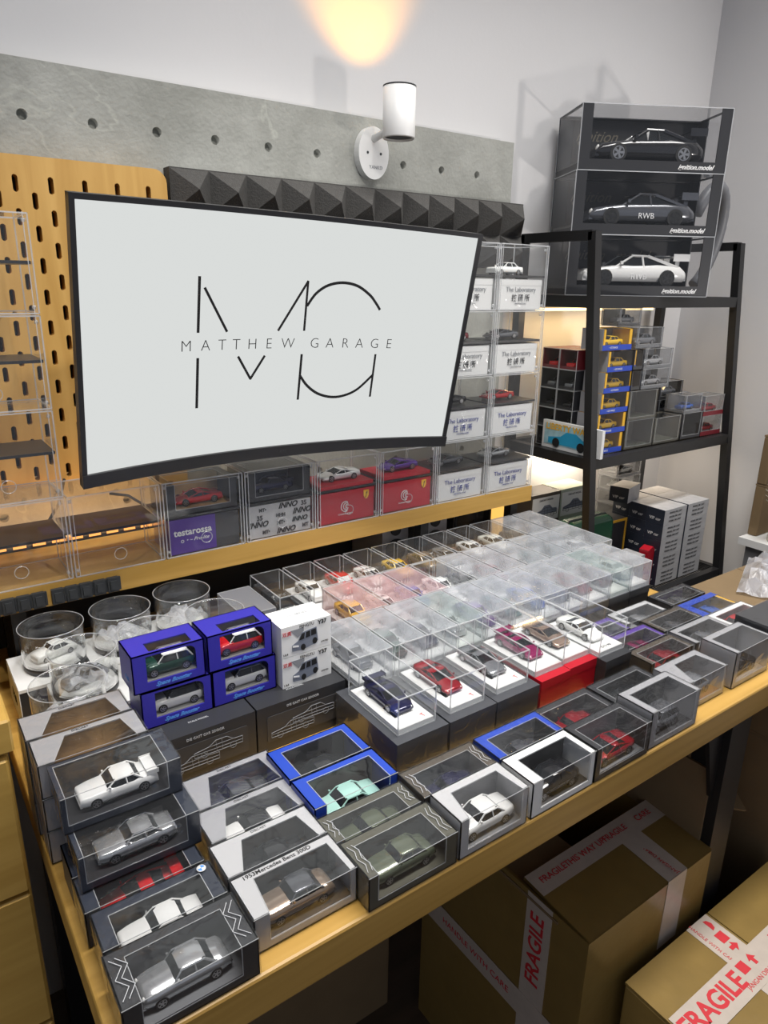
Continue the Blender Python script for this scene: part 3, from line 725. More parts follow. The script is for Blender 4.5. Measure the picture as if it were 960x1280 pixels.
# ------------------------------------------------------------------ boxes on the desk, front left column
GF = 'window boxes on the desk'
def cbox(label, cx, yf, yb, lev, w, h, outer, inner=None, carspec=None, carlab=None, **kw):
    """window box with front edge at yf, back edge at yb, standing at height lev above the desk"""
    t = window_box(label, cx, (yf+yb)/2, DZ+lev+.0006, w, yb-yf, h, outer, inner, GF, **kw)
    if carspec:
        kd, col, opt = carspec
        car(carlab, kd, col, (cx+opt.pop('dx', 0), (yf+yb)/2+opt.pop('dy', -.002), DZ+lev+.0062), opt.pop('rz', 0), 'model cars in window boxes', **opt)
    return t
XA = .118
t = cbox('charcoal zigzag-print window box at the desk front left corner', XA, .396, .448, 0, .104, .036, m_charcoal, m_inner_grey, ('classic', 'silver', dict(detail=2, scale=1.02)), 'silver classic saloon model car in the box at the desk corner', pattern='W', ml=.014, mr=.014)
t = cbox('navy window box with a roundel holding a white coupe, second from the desk corner', XA, .451, .492, 0, .1, .036, m_navy, m_inner, ('coupe', 'white', dict(detail=1)), 'white coupe model car in the navy box behind the silver saloon', ml=.012)
def roundel(tt, x, y, zz):
    def f(m): m.lathe([(.0001, 0), (.004, 0), (.004, .0005), (.0001, .0005)], 18)
    o = obj('roundel', cached('rnd', f, 'roundel'), m_whiteink, tt, (x, y, zz))
    def q(m):
        for a0 in (0, 180):
            m.poly([(0, 0, .0007)]+[(.0031*math.cos(R(a0+i*15)), .0031*math.sin(R(a0+i*15)), .0007) for i in range(7)])
    obj('roundel_quarter', cached('rndq', q, 'roundel_quarter'), m_lightblueink, o)
roundel(t, .041, .014, .0372)
t = cbox('navy window box with a roundel holding a red racing car', XA-.003, .4945, .5355, 0, .1, .036, m_navy, m_inner, ('super', 'red', dict(detail=1, wing=True)), 'red racing model car in the navy box', ml=.012)
roundel(t, .041, .014, .0372)
cbox('plain navy window box hidden under the stacked coupe boxes', XA-.003, .5375, .583, 0, .1, .036, m_navy, m_inner, wrap=False)
cbox('dark window box with a grey-silver coupe under the white coupe box', XA+.002, .515, .567, .0372, .102, .0345, m_navy, m_inner, ('coupe', 'silver', dict(detail=1)), 'silver-grey coupe model car in the box below the white coupe', ml=.004, mr=.012, mb_=.006, ends=False)
cbox('clear-topped dark window box with a white sports coupe atop the left stack', XA-.001, .548, .602, .0724, .102, .0355, m_navy, m_inner, ('coupe', 'white', dict(detail=1, wing=True)), 'white sports coupe model car atop the left stack', ml=.004, mr=.012, mb_=.006, ends=False)
for row, (yf, yb, xo) in enumerate(((.605, .648, .108), (.651, .694, .106))):
    for lv in range(3):
        lab = f'{["bottom", "middle", "topmost"][lv]} silver window box in the {["nearer", "farther"][row]} stack beside the glass jars'
        t = cbox(lab, xo, yf, yb, lv*.0362, .098, .0355, m_silver, m_inner_or, None, None, slant=.016, ml=.014, mr=.010, mb_=.008)
        if lv == 2: text(t, 'DIECAST', .004, (-.004, (yb-yf)/2-.004, .0357), TOP, m_ink)
# column B
XB = .2225
t = cbox('silver window box lettered with a year holding a dark brown saloon', XB, .412, .460, 0, .098, .036, m_lgrey, m_inner, ('classic', 'bronze', dict(detail=2, roof='gunmetal')), 'brown and grey classic limousine model car in the lettered silver box', ml=.014, mr=.006, mb_=.009, slant=.004)
text(t, '1953Mercedes Benz 300D', .0062, (-.006, .0195, .0361), TOP, m_ink, align='CENTER', offset=.0001)
for q, (yf, yb, cl, lb, ck) in enumerate(((.4625, .5055, 'black', 'third silver window box from the black lettered boxes with a violet sheen', 'coupe'), (.508, .552, 'white', 'second silver window box from the black lettered boxes', 'coupe'), (.5545, .604, 'gunmetal', 'silver window box right before the black lettered boxes', 'sedan'))):
    t = cbox(lb, XB+.004*q, yf, yb, 0, .098, .036, m_silver if q else m_lgrey, m_inner_rb if q == 0 else m_inner_grey, (ck, cl, dict(detail=1, roof='black' if q == 1 else None)), f'{cl} model car in the {["silver violet-sheen box", "second silver box", "silver box nearest the black boxes"][q]}', slant=.014, ml=.014, mr=.008, mb_=.008)
    text(t, 'DIECAST', .004, (-.002, (yb-yf)/2-.004, .0361), TOP, m_ink)
# column C
XC = .3225
cbox('olive zigzag-print window box at the front edge holding a green saloon', XC, .3945, .443, 0, .1, .036, m_olive, m_olive, ('classic', 'olive', dict(detail=2)), 'dark green classic model car in the olive box at the front edge', pattern='W', ml=.010, mr=.014)
cbox('olive zigzag-print window box between the green saloon and the blue boxes', XC-.003, .4455, .482, 0, .098, .036, m_olive, m_olive, ('sedan', 'olive', dict(detail=1)), 'olive model saloon in the second olive box', pattern='W', ml=.010, mr=.014)
for q, (yf, yb) in enumerate(((.4865, .5345), (.537, .590))):
    cbox(['bright blue window box holding the mint green saloon', 'bright blue window box behind the mint green saloon'][q], XC-.001, yf, yb, 0, .098, .043, m_blue, m_inner_rb if q == 0 else m_inner, ('sedan', ['mint', 'black'][q], dict(detail=1)), ['mint green saloon model car in the front blue box', 'black model saloon in the rear blue box'][q], ml=.013, mr=.010, mb_=.009, wrap=False)
# column D .. I
def put(label, cx, yf, yb, w, h, outer, inner, ck, cc, cl, **kw): return cbox(label, cx, yf, yb, 0, w, h, outer, inner, (ck, cc, dict(detail=1)), cl, **kw)
put('pale silver window box at the front edge holding a white saloon', .421, .3945, .441, .09, .044, m_lgrey, m_inner_grey, 'sedan', 'white', 'white saloon model car in the pale silver box at the front edge', slant=.008, ml=.010, mr=.008)
put('dark brown zigzag window box behind the pale silver one', .420, .4435, .487, .098, .040, m_brown, m_navy, 'coupe', 'navy', 'dark blue model coupe in the brown zigzag box', pattern='W', ml=.010)
put('white-framed window box at the front edge with a black interior', .521, .3945, .441, .097, .043, m_whitecard, m_inner, 'sedan', 'black', 'black model saloon in the white-framed box', ml=.014, mr=.008, wrap=False)
put('bright blue window box right behind the white-framed one', .522, .4435, .486, .098, .042, m_blue, m_inner_grey, 'coupe', 'gunmetal', 'grey model coupe in the blue box behind the white-framed one', ml=.012, mr=.009)
put('dark smoky window box at the front edge holding a dark red car', .620, .3945, .443, .096, .043, m_charcoal, m_inner_grey, 'super', 'crimson', 'dark red sports model car in the smoky box at the front edge', ml=.008, mr=.008)
put('dark smoky window box between the dark red car and the red bases', .617, .4455, .491, .098, .038, m_charcoal, m_inner, 'coupe', 'crimson', 'dark purple-red model coupe behind the dark red car', ml=.008, mr=.008)
put('grey-framed window box at the front edge right of the dark red car', .721, .3965, .447, .097, .050, m_silver, m_inner, 'hatch', 'gunmetal', 'dark hatchback model car in the grey-framed front box', ml=.010, mr=.008)
put('flat dark window box with a white card behind the grey-framed one', .722, .4495, .493, .098, .036, m_charcoal, m_inner, 'super', 'black', 'black sports model car in the flat dark box', ml=.008, mr=.008)
put('silver window box with slanted window near the desk right end', .820, .4165, .466, .094, .043, m_silver, m_brownbase, 'classic', 'grey', 'grey classic model car in the slanted-window box', slant=.016, ml=.016, mr=.006)
put('tall clear-fronted window box at the front edge, nearest the desk right end', .931, .4145, .467, .094, .055, m_silver, m_inner_grey, 'super', 'black', 'black sports model car in the tall clear-fronted box', ml=.008, mr=.006)
RG = [(.842, .481, .520, m_brown, m_maroon, 'crimson', 'brown wrapped window box with a red car behind the slanted-window box', .036),
      (.948, .481, .526, m_silver, m_inner_grey, 'grey', 'silver wrapped window box behind the tall clear-fronted one', .036),
      (1.045, .481, .524, m_whitecard, m_inner_grey, 'red', 'white-framed wrapped window box with a red car at the desk right end', .036),
      (.838, .523, .562, m_purple, m_inner_rb, 'magenta', 'violet-framed wrapped window box in the right-hand group', .036),
      (.941, .529, .571, m_brown, m_inner_grey, 'gunmetal', 'brown-grey wrapped window box in the middle of the right-hand group', .036),
      (1.040, .527, .573, m_yellow, m_inner_grey, 'blue', 'yellow and blue framed wrapped window box in the right-hand group', .034),
      (.812, .565, .607, m_purple, m_navy, 'purple', 'violet wrapped window box touching the last clear case', .036),
      (.915, .574, .613, m_lgrey, m_inner_grey, 'silver', 'clear light grey window box behind the right-hand group', .036),
      (1.030, .577, .620, m_charcoal, m_purple, 'gunmetal', 'charcoal wrapped window box at the back of the right-hand group', .036)]
for cx, yf, yb, o_, i_, cc, lb, h in RG:
    t = put(lb, cx, yf, yb, .098, h, o_, i_, random.choice(['coupe', 'sedan', 'super']), cc, f'{cc} model car inside the '+lb.split(' window')[0]+' box at right', ml=.008, mr=.008)
    if o_ is m_yellow:
        b = MB(); b.box(-.0485, (yb-yf)/2-.012, h+.0002, .0485, (yb-yf)/2, h+.0007); obj('blue_strip', b, m_blue, t); b = MB(); b.box(-.0485, -(yb-yf)/2, h+.0002, -.030, (yb-yf)/2-.0125, h+.0007); obj('blue_strip', b, m_blue, t)
    if 'white card' in lb: pass
# small dark wrapped box on top at the far right
tb = thing('wrapped_box', 'small black shrink-wrapped box at the right edge of the picture', 'box', (1.030, .425, DZ))
b = MB(); b.box(-.045, 0, 0, .045, .05, .062); obj('carton', b, m_charcoal, tb)
b = MB()
for q in ([(-.046, -.001, 0), (.046, -.001, 0), (.046, -.001, .063), (-.046, -.001, .063)], [(-.046, -.001, .063), (.046, -.001, .063), (.046, .051, .063), (-.046, .051, .063)], [(-.046, -.001, 0), (-.046, .051, 0), (-.046, .051, .063), (-.046, -.001, .063)]): b.poly(q)
obj('plastic_wrap', b, m_wrap, tb)

# ------------------------------------------------------------------ black lettered boxes, blue boxes, printed van boxes
def art_outline(mb, L, x0, z0):
    pr = [(-.5, .06), (-.5, .17), (-.2, .21), (-.06, .31), (.17, .31), (.30, .21), (.5, .20), (.5, .06)]
    pts = [(x0+x*L, z0+z*L) for x, z in pr]
    for (a, c), (d, e) in zip(pts, pts[1:]+pts[:1]): mb.rod((a, 0, c), (d, 0, e), .0004, 4)
    for x in (-.3, .3):
        q = [(x0+x*L+.07*L*math.cos(i*math.pi/5), z0+.07*L+.07*L*math.sin(i*math.pi/5)) for i in range(11)]
        for (a, c), (d, e) in zip(q, q[1:]): mb.rod((a, 0, c), (d, 0, e), .0003, 4)
    for (a, c, d, e) in ((-.2, .21, .3, .21), (-.04, .06, -.06, .31), (.08, .06, .06, .31), (-.5, .13, .5, .13)): mb.rod((x0+a*L, 0, z0+c*L), (x0+d*L, 0, z0+e*L), .0003, 4)
for q, (cx, w) in enumerate(((.2275, .118), (.3475, .118))):
    t = thing('lettered_box', ['black box with car outline print under the blue boxes', 'black box with car outline print under the white van boxes'][q], 'box', (cx, .645, DZ), 0, 'black boxes with car outlines')
    b = MB(); b.box(-w/2, 0, 0, w/2, .07, .060); obj('carton', b, m_charcoal, t)
    b = MB(); prism_y(b, rrect(-w/2+.012, .012, w/2-.01, .046, .003), -.0006, 0); obj('front_panel', b, m_darkgrey, t)
    b = MB(); art_outline(b, .056, -.014, .014); art_outline(b, .056, .014, .024); obj('car_outline', b, m_grey_ink, t, (0, -.0009, 0))
    text(t, 'DIE CAST CAR 2DOOR', .0042, (.0, -.0006, .053), FRONT, m_silverink); text(t, 'SCALE MODEL', .0036, (.0, .02, .0602), TOP, m_silverink)
GM = 'violet-blue boxes with small hatchbacks'
MC = [('green', 'white', .2045, 1, 'upper left'), ('red', 'white', .2865, 1, 'upper right'), ('white', 'black', .2105, 0, 'lower left'), ('white', 'grey', .290, 0, 'lower right')]
for cc, rf, cx, lv, pos in MC:
    z0 = DZ+.0604+lv*.0452; w, d, h = .0785, .045, .0445
    t = thing('car_box', f'violet-blue window box, {pos} of the four, holding a {cc} hatchback', 'car box', (cx, .676, z0), 0, GM)
    def shell(m):
        th = .0012; X = w/2
        m.box(-X, 0, 0, X, d, th); m.box(-X, d-th, 0, X, d, h); m.box(-X, 0, 0, -X+th, d, h); m.box(X-th, 0, 0, X, d, h)
        # front frame with rounded window corner
        m.box(-X, 0, 0, X, th, .0105); m.box(-X, 0, .0105, -X+.0150, th, h); m.box(X-.0095, 0, .0105, X, th, h)
        m.box(-X+.0150, 0, h-.0035, X-.0095, th, h)
        for k in range(5):
            a0, a1 = R(90*k/5), R(90*(k+1)/5); cxx, czz, r = X-.0095-.009, h-.0035-.009, .009
            A = [(cxx+r*math.cos(a0), czz+r*math.sin(a0)), (cxx+r*math.cos(a1), czz+r*math.sin(a1)), (X-.0095, h-.0035)]
            prism_y(m, A, 0, th)
        m.box(-X, 0, h-th, X, .004, h); m.box(-X, .024, h-th, X, d, h); m.box(-X, .004, h-th, -X+.020, .024, h); m.box(X-.012, .004, h-th, X, .024, h)
    obj('carton', cached('minishell', shell, 'carton'), m_miniblue, t)
    def inn(m): m.box(-w/2+.002, .003, .0014, w/2-.002, d-.002, .0105); m.box(-w/2+.002, d-.004, .0105, w/2-.002, d-.002, h-.002)
    obj('tray', cached('minitray', inn, 'tray'), principled('tray_light_grey', (.34, .34, .33), .5), t)
    def pn(m):
        m.poly([(-w/2+.0135, .0014, .009), (w/2-.008, .0014, .009), (w/2-.008, .0014, h-.003), (-w/2+.0135, .0014, h-.003)]); m.poly([(-w/2+.019, .0035, h-.0014), (w/2-.011, .0035, h-.0014), (w/2-.011, .0245, h-.0014), (-w/2+.019, .0245, h-.0014)])
    obj('window', cached('minipane', pn, 'window'), m_win, t)
    text(t, 'Space Booster', .0065, (.003, -.0003, .0062), FRONT, m_lightblueink, shear=.5, offset=.0002)
    text(t, 'CAR', .007, (-w/2-.0003, .022, .012), LEFT, m_lightblueink, shear=.3)
    car(f'{cc} hatchback model car with a {rf} roof in the {pos} violet-blue box', 'hatch', cc, (cx+.003, .676+.0195, z0+.0108), 0, 'small hatchbacks', roof=rf, detail=1, scale=.96)
for lv in range(2):
    z0 = DZ+.0604+lv*.0402
    t = thing('van_box', f'{["lower", "upper"][lv]} white printed box with a silver van picture', 'box', (.3665, .667, z0), 0, 'white van boxes')
    b = MB(); b.box(-.0335, 0, 0, .0335, .045, .0395); obj('carton', b, m_whitecard, t)
    b = MB(); prism_y(b, [(-.022, .0335), (-.004, .0335), (-.004, .029), (-.012, .022)], -.0004, 0); obj('print_shade', b, m_grey_ink, t)
    def vanart(m):
        prism_y(m, [(-.020, .006), (-.020, .014), (-.012, .018), (-.007, .0275), (.013, .030), (.015, .012), (.012, .009), (-.006, .005)], -.0008, -.0004, 0)
        prism_y(m, [(-.011, .0185), (-.0068, .0262), (-.003, .0268), (-.004, .0190)], -.0011, -.0008, 1)
        prism_y(m, [(-.002, .0195), (-.0012, .0268), (.004, .0276), (.004, .020)], -.0011, -.0008, 1); prism_y(m, [(.0055, .0202), (.0055, .0277), (.0118, .0285), (.0126, .021)], -.0011, -.0008, 1)
        for cx_, cz_ in ((-.0055, .0085), (.0105, .0125)): prism_y(m, [(cx_+.0032*math.cos(i*math.pi/6), cz_+.0042*math.sin(i*math.pi/6)) for i in range(12)], -.0012, -.0008, 1)
        prism_y(m, [(-.0195, .0115), (-.0195, .0135), (-.0115, .012), (-.0115, .010)], -.0012, -.0008, 2)
    obj('van_print', cached('vanart', vanart, 'van_print'), [principled('print_silver', (.17, .19, .24), .5), m_ink, m_whiteink], t)
    text(t, 'FENGTU', .0052, (.0, -.0006, .0355), FRONT, m_ink); text(t, 'Y37', .0072, (.021, -.0006, .0345), FRONT, m_ink, offset=.0002); text(t, '1/64', .004, (-.029, -.0006, .004), FRONT, m_ink)
    text(t, '双奥', .006, (-.0265, -.0006, .030), FRONT, m_redink); text(t, 'LIMITED', .0028, (.024, -.0006, .008), FRONT, m_ink); text(t, 'Y37 SERIES', .006, (0, .025, .0396), TOP, m_grey_ink)

# ------------------------------------------------------------------ jars on white-topped boxes
JARS = [(.126, .888, 'white', 'leftmost jar of the back row'), (.211, .890, None, 'middle jar of the back row'), (.297, .898, None, 'rightmost jar of the back row'),
        (.143, .803, 'grey', 'jar behind the left corner jar'), (.2245, .808, None, 'jar right behind the green hatchback box'), (.3105, .813, None, 'jar right behind the red hatchback box'), (.112, .7335, None, 'jar nearest the silver window boxes')]
JB = [(.116, .886), (.203, .886), (.290, .892), (.146, .794), (.2275, .794), (.3135, .794), (.112, .7235)]
for k, (jx, jy, cc, lb) in enumerate(JARS):
    bw = .080; bx, by = JB[k]; bd = .090 if k < 3 else .088
    if k == 6: bd, bw = .05, .08
    t = thing('jar_box', f'white-lidded black box under the {lb}', 'box', (bx, by-bd/2, DZ), 0, 'boxes under the jars')
    jh = .057
    b = MB(); b.box(-bw/2, 0, 0, bw/2, bd, jh-.004); obj('carton', b, m_charcoal, t)
    b = MB(); b.box(-bw/2-.0006, -.0006, jh-.004, bw/2+.0006, bd+.0006, jh); obj('lid', b, m_whitecard, t)
    b = MB(); b.box(-bw/2-.001, .0, 0, -bw/2-.0002, bd, jh-.0042); obj('side_print', b, m_whitecard, t); text(t, 'P60', .02, (-bw/2-.0011, bd/2, .026), LEFT, m_ink, offset=.0004)
    t = thing('glass_jar', f'open cylindrical glass jar, {lb}', 'jar', (jx, jy, DZ+jh+.0003), 0, 'glass jars with model cars')
    b = MB(); b.lathe([(.0001, 0), (.036, 0), (.0365, .001), (.0365, .008), (.0355, .009), (.0001, .009)], 40); obj('base', b, m_blackplastic, t)
    b = MB(); b.lathe([(.0375, .009), (.0378, .05), (.0383, .0525), (.0376, .0535), (.0362, .0525), (.0355, .05), (.0355, .009)], 48, close=True); obj('glass', b, m_jar, t)
    b = MB(); b.lathe([(.0376, .0530), (.0385, .0530), (.0385, .0538), (.0376, .0538)], 48, close=True); obj('rim', b, m_edge, t)
    b = MB(); b.lathe([(.0001, .0092), (.034, .0092), (.034, .0098), (.0001, .0098)], 36); obj('paper_disc', b, m_whitecard, t)
    if cc:
        car(f'{cc} saloon model car inside the {lb}', 'classic', cc, (jx, jy, DZ+jh+.0103), R(20), 'cars in the jars', scale=.78)
    if k != 0:
        rnd = random.Random(k); mbb = MB(); n = 9; g = []
        for i in range(n):
            for j in range(n):
                u, v = (i/(n-1)-.5)*2, (j/(n-1)-.5)*2; rr = .026
                g.append(mbb.bm.verts.new((u*rr*(.75+.25*rnd.random()), v*rr*(.75+.25*rnd.random()), .0125+.010*rnd.random()+.010*(1-max(abs(u), abs(v))))))
        for i in range(n-1):
            for j in range(n-1): mbb.bm.faces.new((g[i*n+j], g[(i+1)*n+j], g[(i+1)*n+j+1], g[i*n+j+1]))
        tag(obj('tissue', mbb, m_tissue, None, (jx, jy, DZ+jh+.0003), (0, 0, rnd.random()*3)), f'crumpled translucent tissue inside the {lb}', 'tissue', 'tissues in the jars')

# ------------------------------------------------------------------ clear display cases
CW, CDp, CH = .0495, .0985, .0425
def case(label, cx, yf, z0, basemat, shellmat, carlab=None, kd='super', col='black', group=None, w=CW, d=CDp, h=CH, wing=False, base_extra=None):
    t = thing('display_case', label, 'display case', (cx, yf, z0), 0, group)
    X = w/2
    def f(m):
        m.poly([(-X, 0, h), (X, 0, h), (X, d, h), (-X, d, h)])
        m.poly([(-X, 0, 0), (X, 0, 0), (X, 0, h), (-X, 0, h)]); m.poly([(-X, d, 0), (X, d, 0), (X, d, h), (-X, d, h)])
        m.poly([(-X, 0, 0), (-X, d, 0), (-X, d, h), (-X, 0, h)]); m.poly([(X, 0, 0), (X, d, 0), (X, d, h), (X, 0, h)])
    obj('cover', cached(('cs', w, d, h), f, 'cover'), shellmat, t)
    def e(m): edges_of(m, -X+.0003, .0003, .0005, X-.0003, d-.0003, h-.0002, .0009, bottom=True)
    obj('edge', cached(('ce', w, d, h), e, 'edge'), m_edge, t)
    def ba(m): m.box(-X+.0015, .0015, .0005, X-.0015, d-.0015, .006)
    obj('base', cached(('cb2', w, d, h), ba, 'base'), basemat, t)
    if base_extra == 'T':
        def pl(m): m.box(-X+.012, .022, .0061, -X+.0155, .045, .0068)
        obj('name_plate', cached('npl', pl, 'name_plate'), m_ink, t); text(t, 'T', .009, (.016, .010, .0062), (0, 0, R(15)), m_redink)
    elif base_extra:
        text(t, base_extra, .006, (.0, .010, .0062), TOP, m_ink)
    if carlab: car(carlab, kd, col, (cx, yf+d*.56, z0+.0062), R(90), 'cars in the clear cases', scale=.95 if h < .05 else 1, wing=wing, detail=1)
    return t
def plinth(label, cx, yf, w, d, h, mat, group, wrap=False):
    t = thing('case_box', label, 'box', (cx, yf, DZ), 0, group)
    def f(m): m.box(-w/2, 0, 0, w/2, d, h-.012); m.box(-w/2-.0005, -.0005, h-.0118, w/2+.0005, d+.0005, h)
    obj('carton', cached(('pl', w, d, h), f, 'carton'), mat, t)
    if wrap:
        def wr(m):
            e = .0012; X = w/2
            m.poly([(-X-e, -e, 0), (X+e, -e, 0), (X+e, -e, h), (-X-e, -e, h)]); m.poly([(-X-e, -e, 0), (-X-e, d, 0), (-X-e, d, h), (-X-e, -e, h)]); m.poly([(X+e, -e, 0), (X+e, d, 0), (X+e, d, h), (X+e, -e, h)])
        obj('plastic_wrap', cached(('plw', w, d, h), wr, 'plastic_wrap'), m_wrap, t)
    return t
# front row on grey and red boxes
m_slate = principled('slate_card', (.062, .065, .074), .35, noise=.15)
R0 = [(.4245, .525, m_slate, 'navy', 'dark blue'), (.4985, .525, m_slate, 'crimson', 'dark red'), (.5715, .525, m_slate, 'grey', 'grey'), (.640, .527, m_red, 'magenta', 'magenta'), (.6945, .529, m_red, 'bronze', 'tan'), (.748, .514, m_charcoal, 'white', 'white')]
for k, (cx, yf, pm, cc, cn) in enumerate(R0):
    ph = .0525; pw = .0705 if k < 3 else .0525
    plinth(f'{["charcoal wrapped", "charcoal wrapped", "charcoal wrapped", "red", "red", "black"][k]} box under the {cn} car, {ORD[k]} from left in the front case row', cx, yf-.012, pw, .125 if k < 3 else .11, ph, pm, 'boxes under the front cases', wrap=k < 3)
    case(f'clear acrylic case with a {cn} car, {ORD[k]} from left in the front row', cx, yf, DZ+ph+.0004, m_white, m_acr, f'{cn} supercar model in the {ORD[k]} clear case of the front row', 'super', cc, 'clear cases in the front row', w=.0525, d=.0995, h=.045, wing=k in (0, 3), base_extra='T' if k < 3 else (None if k < 5 else 'porsche'[:0]+'GT3 RS'))
rows = [('second', .628, [.4405+.0527*k for k in range(11)], 1), ('third', .7295, [.507+.0543*k for k in range(10)], 2), ('back', .8315, [.4395+.0558*k for k in range(11)], 3)]
cols_ = ['black', 'navy', 'gunmetal', 'grey', 'teal', 'white', 'silver', 'crimson', 'green', 'blue', 'black', 'purple']
for rn, y0, xs, ri in rows:
    for k, cx in enumerate(xs):
        ph = .052
        plinth(f'packing box under the {ORD[k]} case from left in the {rn} row', cx, y0-.001, .0505, .1, ph, m_charcoal if (k+ri) % 3 else m_brown, f'boxes under the {rn} cases')
        sm = m_acrhaze; cc = cols_[(k*5+ri*3) % 12]; basem = m_white if ri < 3 else m_brownbase
        kd = ['super', 'coupe', 'sedan'][(k+ri) % 3]
        if ri == 3:
            sm = m_acr if k < 9 else m_acrhaze; cc = ['black', 'white', 'red', 'white', 'yellow', 'bronze', 'silver', 'white', 'ivory', 'black', 'grey'][k]; basem = [m_blackplastic, m_white, m_white, m_white, m_blackplastic, m_brownbase, m_white, m_brownbase, m_brownbase, m_brownbase, m_brownbase][k]
        if ri == 2:
            sm = [m_acrpink, m_acrpink, m_acrpink, m_acr, m_acrhaze, m_acrhaze, m_acrhaze, m_acrhaze, m_acrhaze, m_acrhaze][k]; cc = ['yellow', 'white', 'blue', 'white', 'grey', 'crimson', 'silver', 'teal', 'black', 'white'][k]
        if ri == 1 and k in (3, 9): sm = m_acrgreen
        film = {m_acr: 'clear', m_acrhaze: 'film-covered', m_acrpink: 'pinkish filmed', m_acrgreen: 'greenish filmed'}[sm]
        case(f'{film} acrylic case, {ORD[k]} from left in the {rn} row of cases', cx, y0, DZ+ph+.0004, basem, sm, f'{cc} model car in the {ORD[k]} case from left of the {rn} row', kd, cc, f'clear cases in the {rn} row')
# frosted boxes between the jars and the case rows
for (cx, yf, h, lb) in ((.385, .836, .080, 'frosted plastic box beside the jars, nearer the riser'), (.417, .735, .072, 'frosted plastic box right behind the white van boxes')):
    w = .05 if cx < .4 else .046
    t = thing('frosted_box', lb, 'box', (cx, yf, DZ), 0, 'frosted boxes')
    b = MB(); b.box(-w/2, 0, .03, w/2, .09, h); obj('cover', b, m_frost, t)
    b = MB(); b.box(-w/2+.001, .001, 0, w/2-.001, .089, .03); obj('base', b, m_charcoal, t)
    b = MB(); edges_of(b, -w/2, 0, .03, w/2, .09, h, .0007); obj('edge', b, m_edge, t)
# ------------------------------------------------------------------ things under the riser
for k, (cx, lb) in enumerate(((.7225, 'small silver speaker under the riser, left of the black post'), (.815, 'silver speaker with a round driver under the riser'))):
    t = thing('speaker', lb, 'speaker', (cx, .975, DZ), 0, 'speakers under the riser')
    b = MB(); b.box(-.029, 0, 0, .029, .10, .115); obj('cabinet', b, m_silver, t)
    b = MB(); prism_y(b, [(.022*math.cos(2*math.pi*i/24), .058+.022*math.sin(2*math.pi*i/24)) for i in range(24)], -.003, 0); obj('driver', b, m_rubber, t)
    b = MB(); prism_y(b, [(.011*math.cos(2*math.pi*i/24), .098+.011*math.sin(2*math.pi*i/24)) for i in range(24)], -.003, 0); obj('tweeter', b, m_rubber, t)
t = thing('desk_device', 'flat black glossy device under the riser right end', 'device', (.915, .98, DZ))
b = MB(); b.box(-.05, 0, 0, .05, .03, .112); obj('case', b, m_blackplastic, t)
b = MB(); b.box(-.046, -.001, .012, .046, 0, .108); obj('glossy_front', b, m_glass, t)
t = thing('glass_lamp', 'small glowing amber glass lamp under the riser right end', 'lamp', (.992, .985, DZ))
b = MB(); b.lathe([(.0001, 0), (.014, 0), (.016, .03), (.011, .045), (.018, .075), (.020, .10), (.012, .112), (.0001, .114)], 12); obj('shade', b, emit('amber_glass', (1, .55, .12), 1.1), t)
t = thing('shade_panel', 'black panel added to darken the space below the riser behind the cases', 'panel', (.06, 1.084, DZ))  # added black sheet standing in for the shade under the riser
b = MB(); b.box(0, 0, 0, .93, .004, RZ0-DZ-.001); obj('shade_sheet', b, m_rubber, t)
b = MB(); b.tube([(1.013, 1.0, RZ0+.005), (1.03, 1.0, RZ0-.01), (1.04, 1.0, RZ0-.05), (1.05, .99, DZ+.004)], .003); tag(obj('power_cable', b, m_rubber), 'black cable dropping from the riser right end', 'cable')

# ------------------------------------------------------------------ black metal rack with slanted front posts
RKX0, RKX1, RKB = 1.145, 1.648, 1.118
def yfr(zr): return .937+(zr-.102)*(.937-.859)/(.102+.67)      # front post lean: feet stand forward
rk = thing('metal_rack', 'black metal shelf rack with slanted posts in the corner', 'shelf rack', (RKX0, .9, 0))
def rkp(x, y, z): return (x-RKX0, y-.9, z)
pw = .018
def bar(mb, a, c, w=.018, hgt=.018):
    a, c = Vector(a), Vector(c); d = (c-a).normalized(); up = Vector((0, 0, 1)) if abs(d.z) < .7 else Vector((0, 1, 0)); s_ = d.cross(up).normalized(); u_ = s_.cross(d).normalized()
    A = [mb.bm.verts.new(a+s_*i*w/2+u_*j*hgt/2) for i, j in ((-1, -1), (1, -1), (1, 1), (-1, 1))]; B = [mb.bm.verts.new(c+s_*i*w/2+u_*j*hgt/2) for i, j in ((-1, -1), (1, -1), (1, 1), (-1, 1))]
    mb.bm.faces.new(A); mb.bm.faces.new(B[::-1])
    for i in range(4): mb.bm.faces.new((A[i], A[(i+1) % 4], B[(i+1) % 4], B[i]))
for x in (RKX0, RKX1):
    b = MB(); bar(b, rkp(x, yfr(.102), zc(.102)), rkp(x, yfr(-1.268), zc(-1.268))); obj('front_post', b, m_black, rk)
    b = MB(); bar(b, rkp(x, RKB, zc(.102)), rkp(x, RKB, zc(-1.268))); obj('back_post', b, m_black, rk)
    b = MB(); bar(b, rkp(x, yfr(.096), zc(.096)), rkp(x, RKB, zc(.096))); obj('top_rail', b, m_black, rk)
SH = (-.025, -.338, -.672)
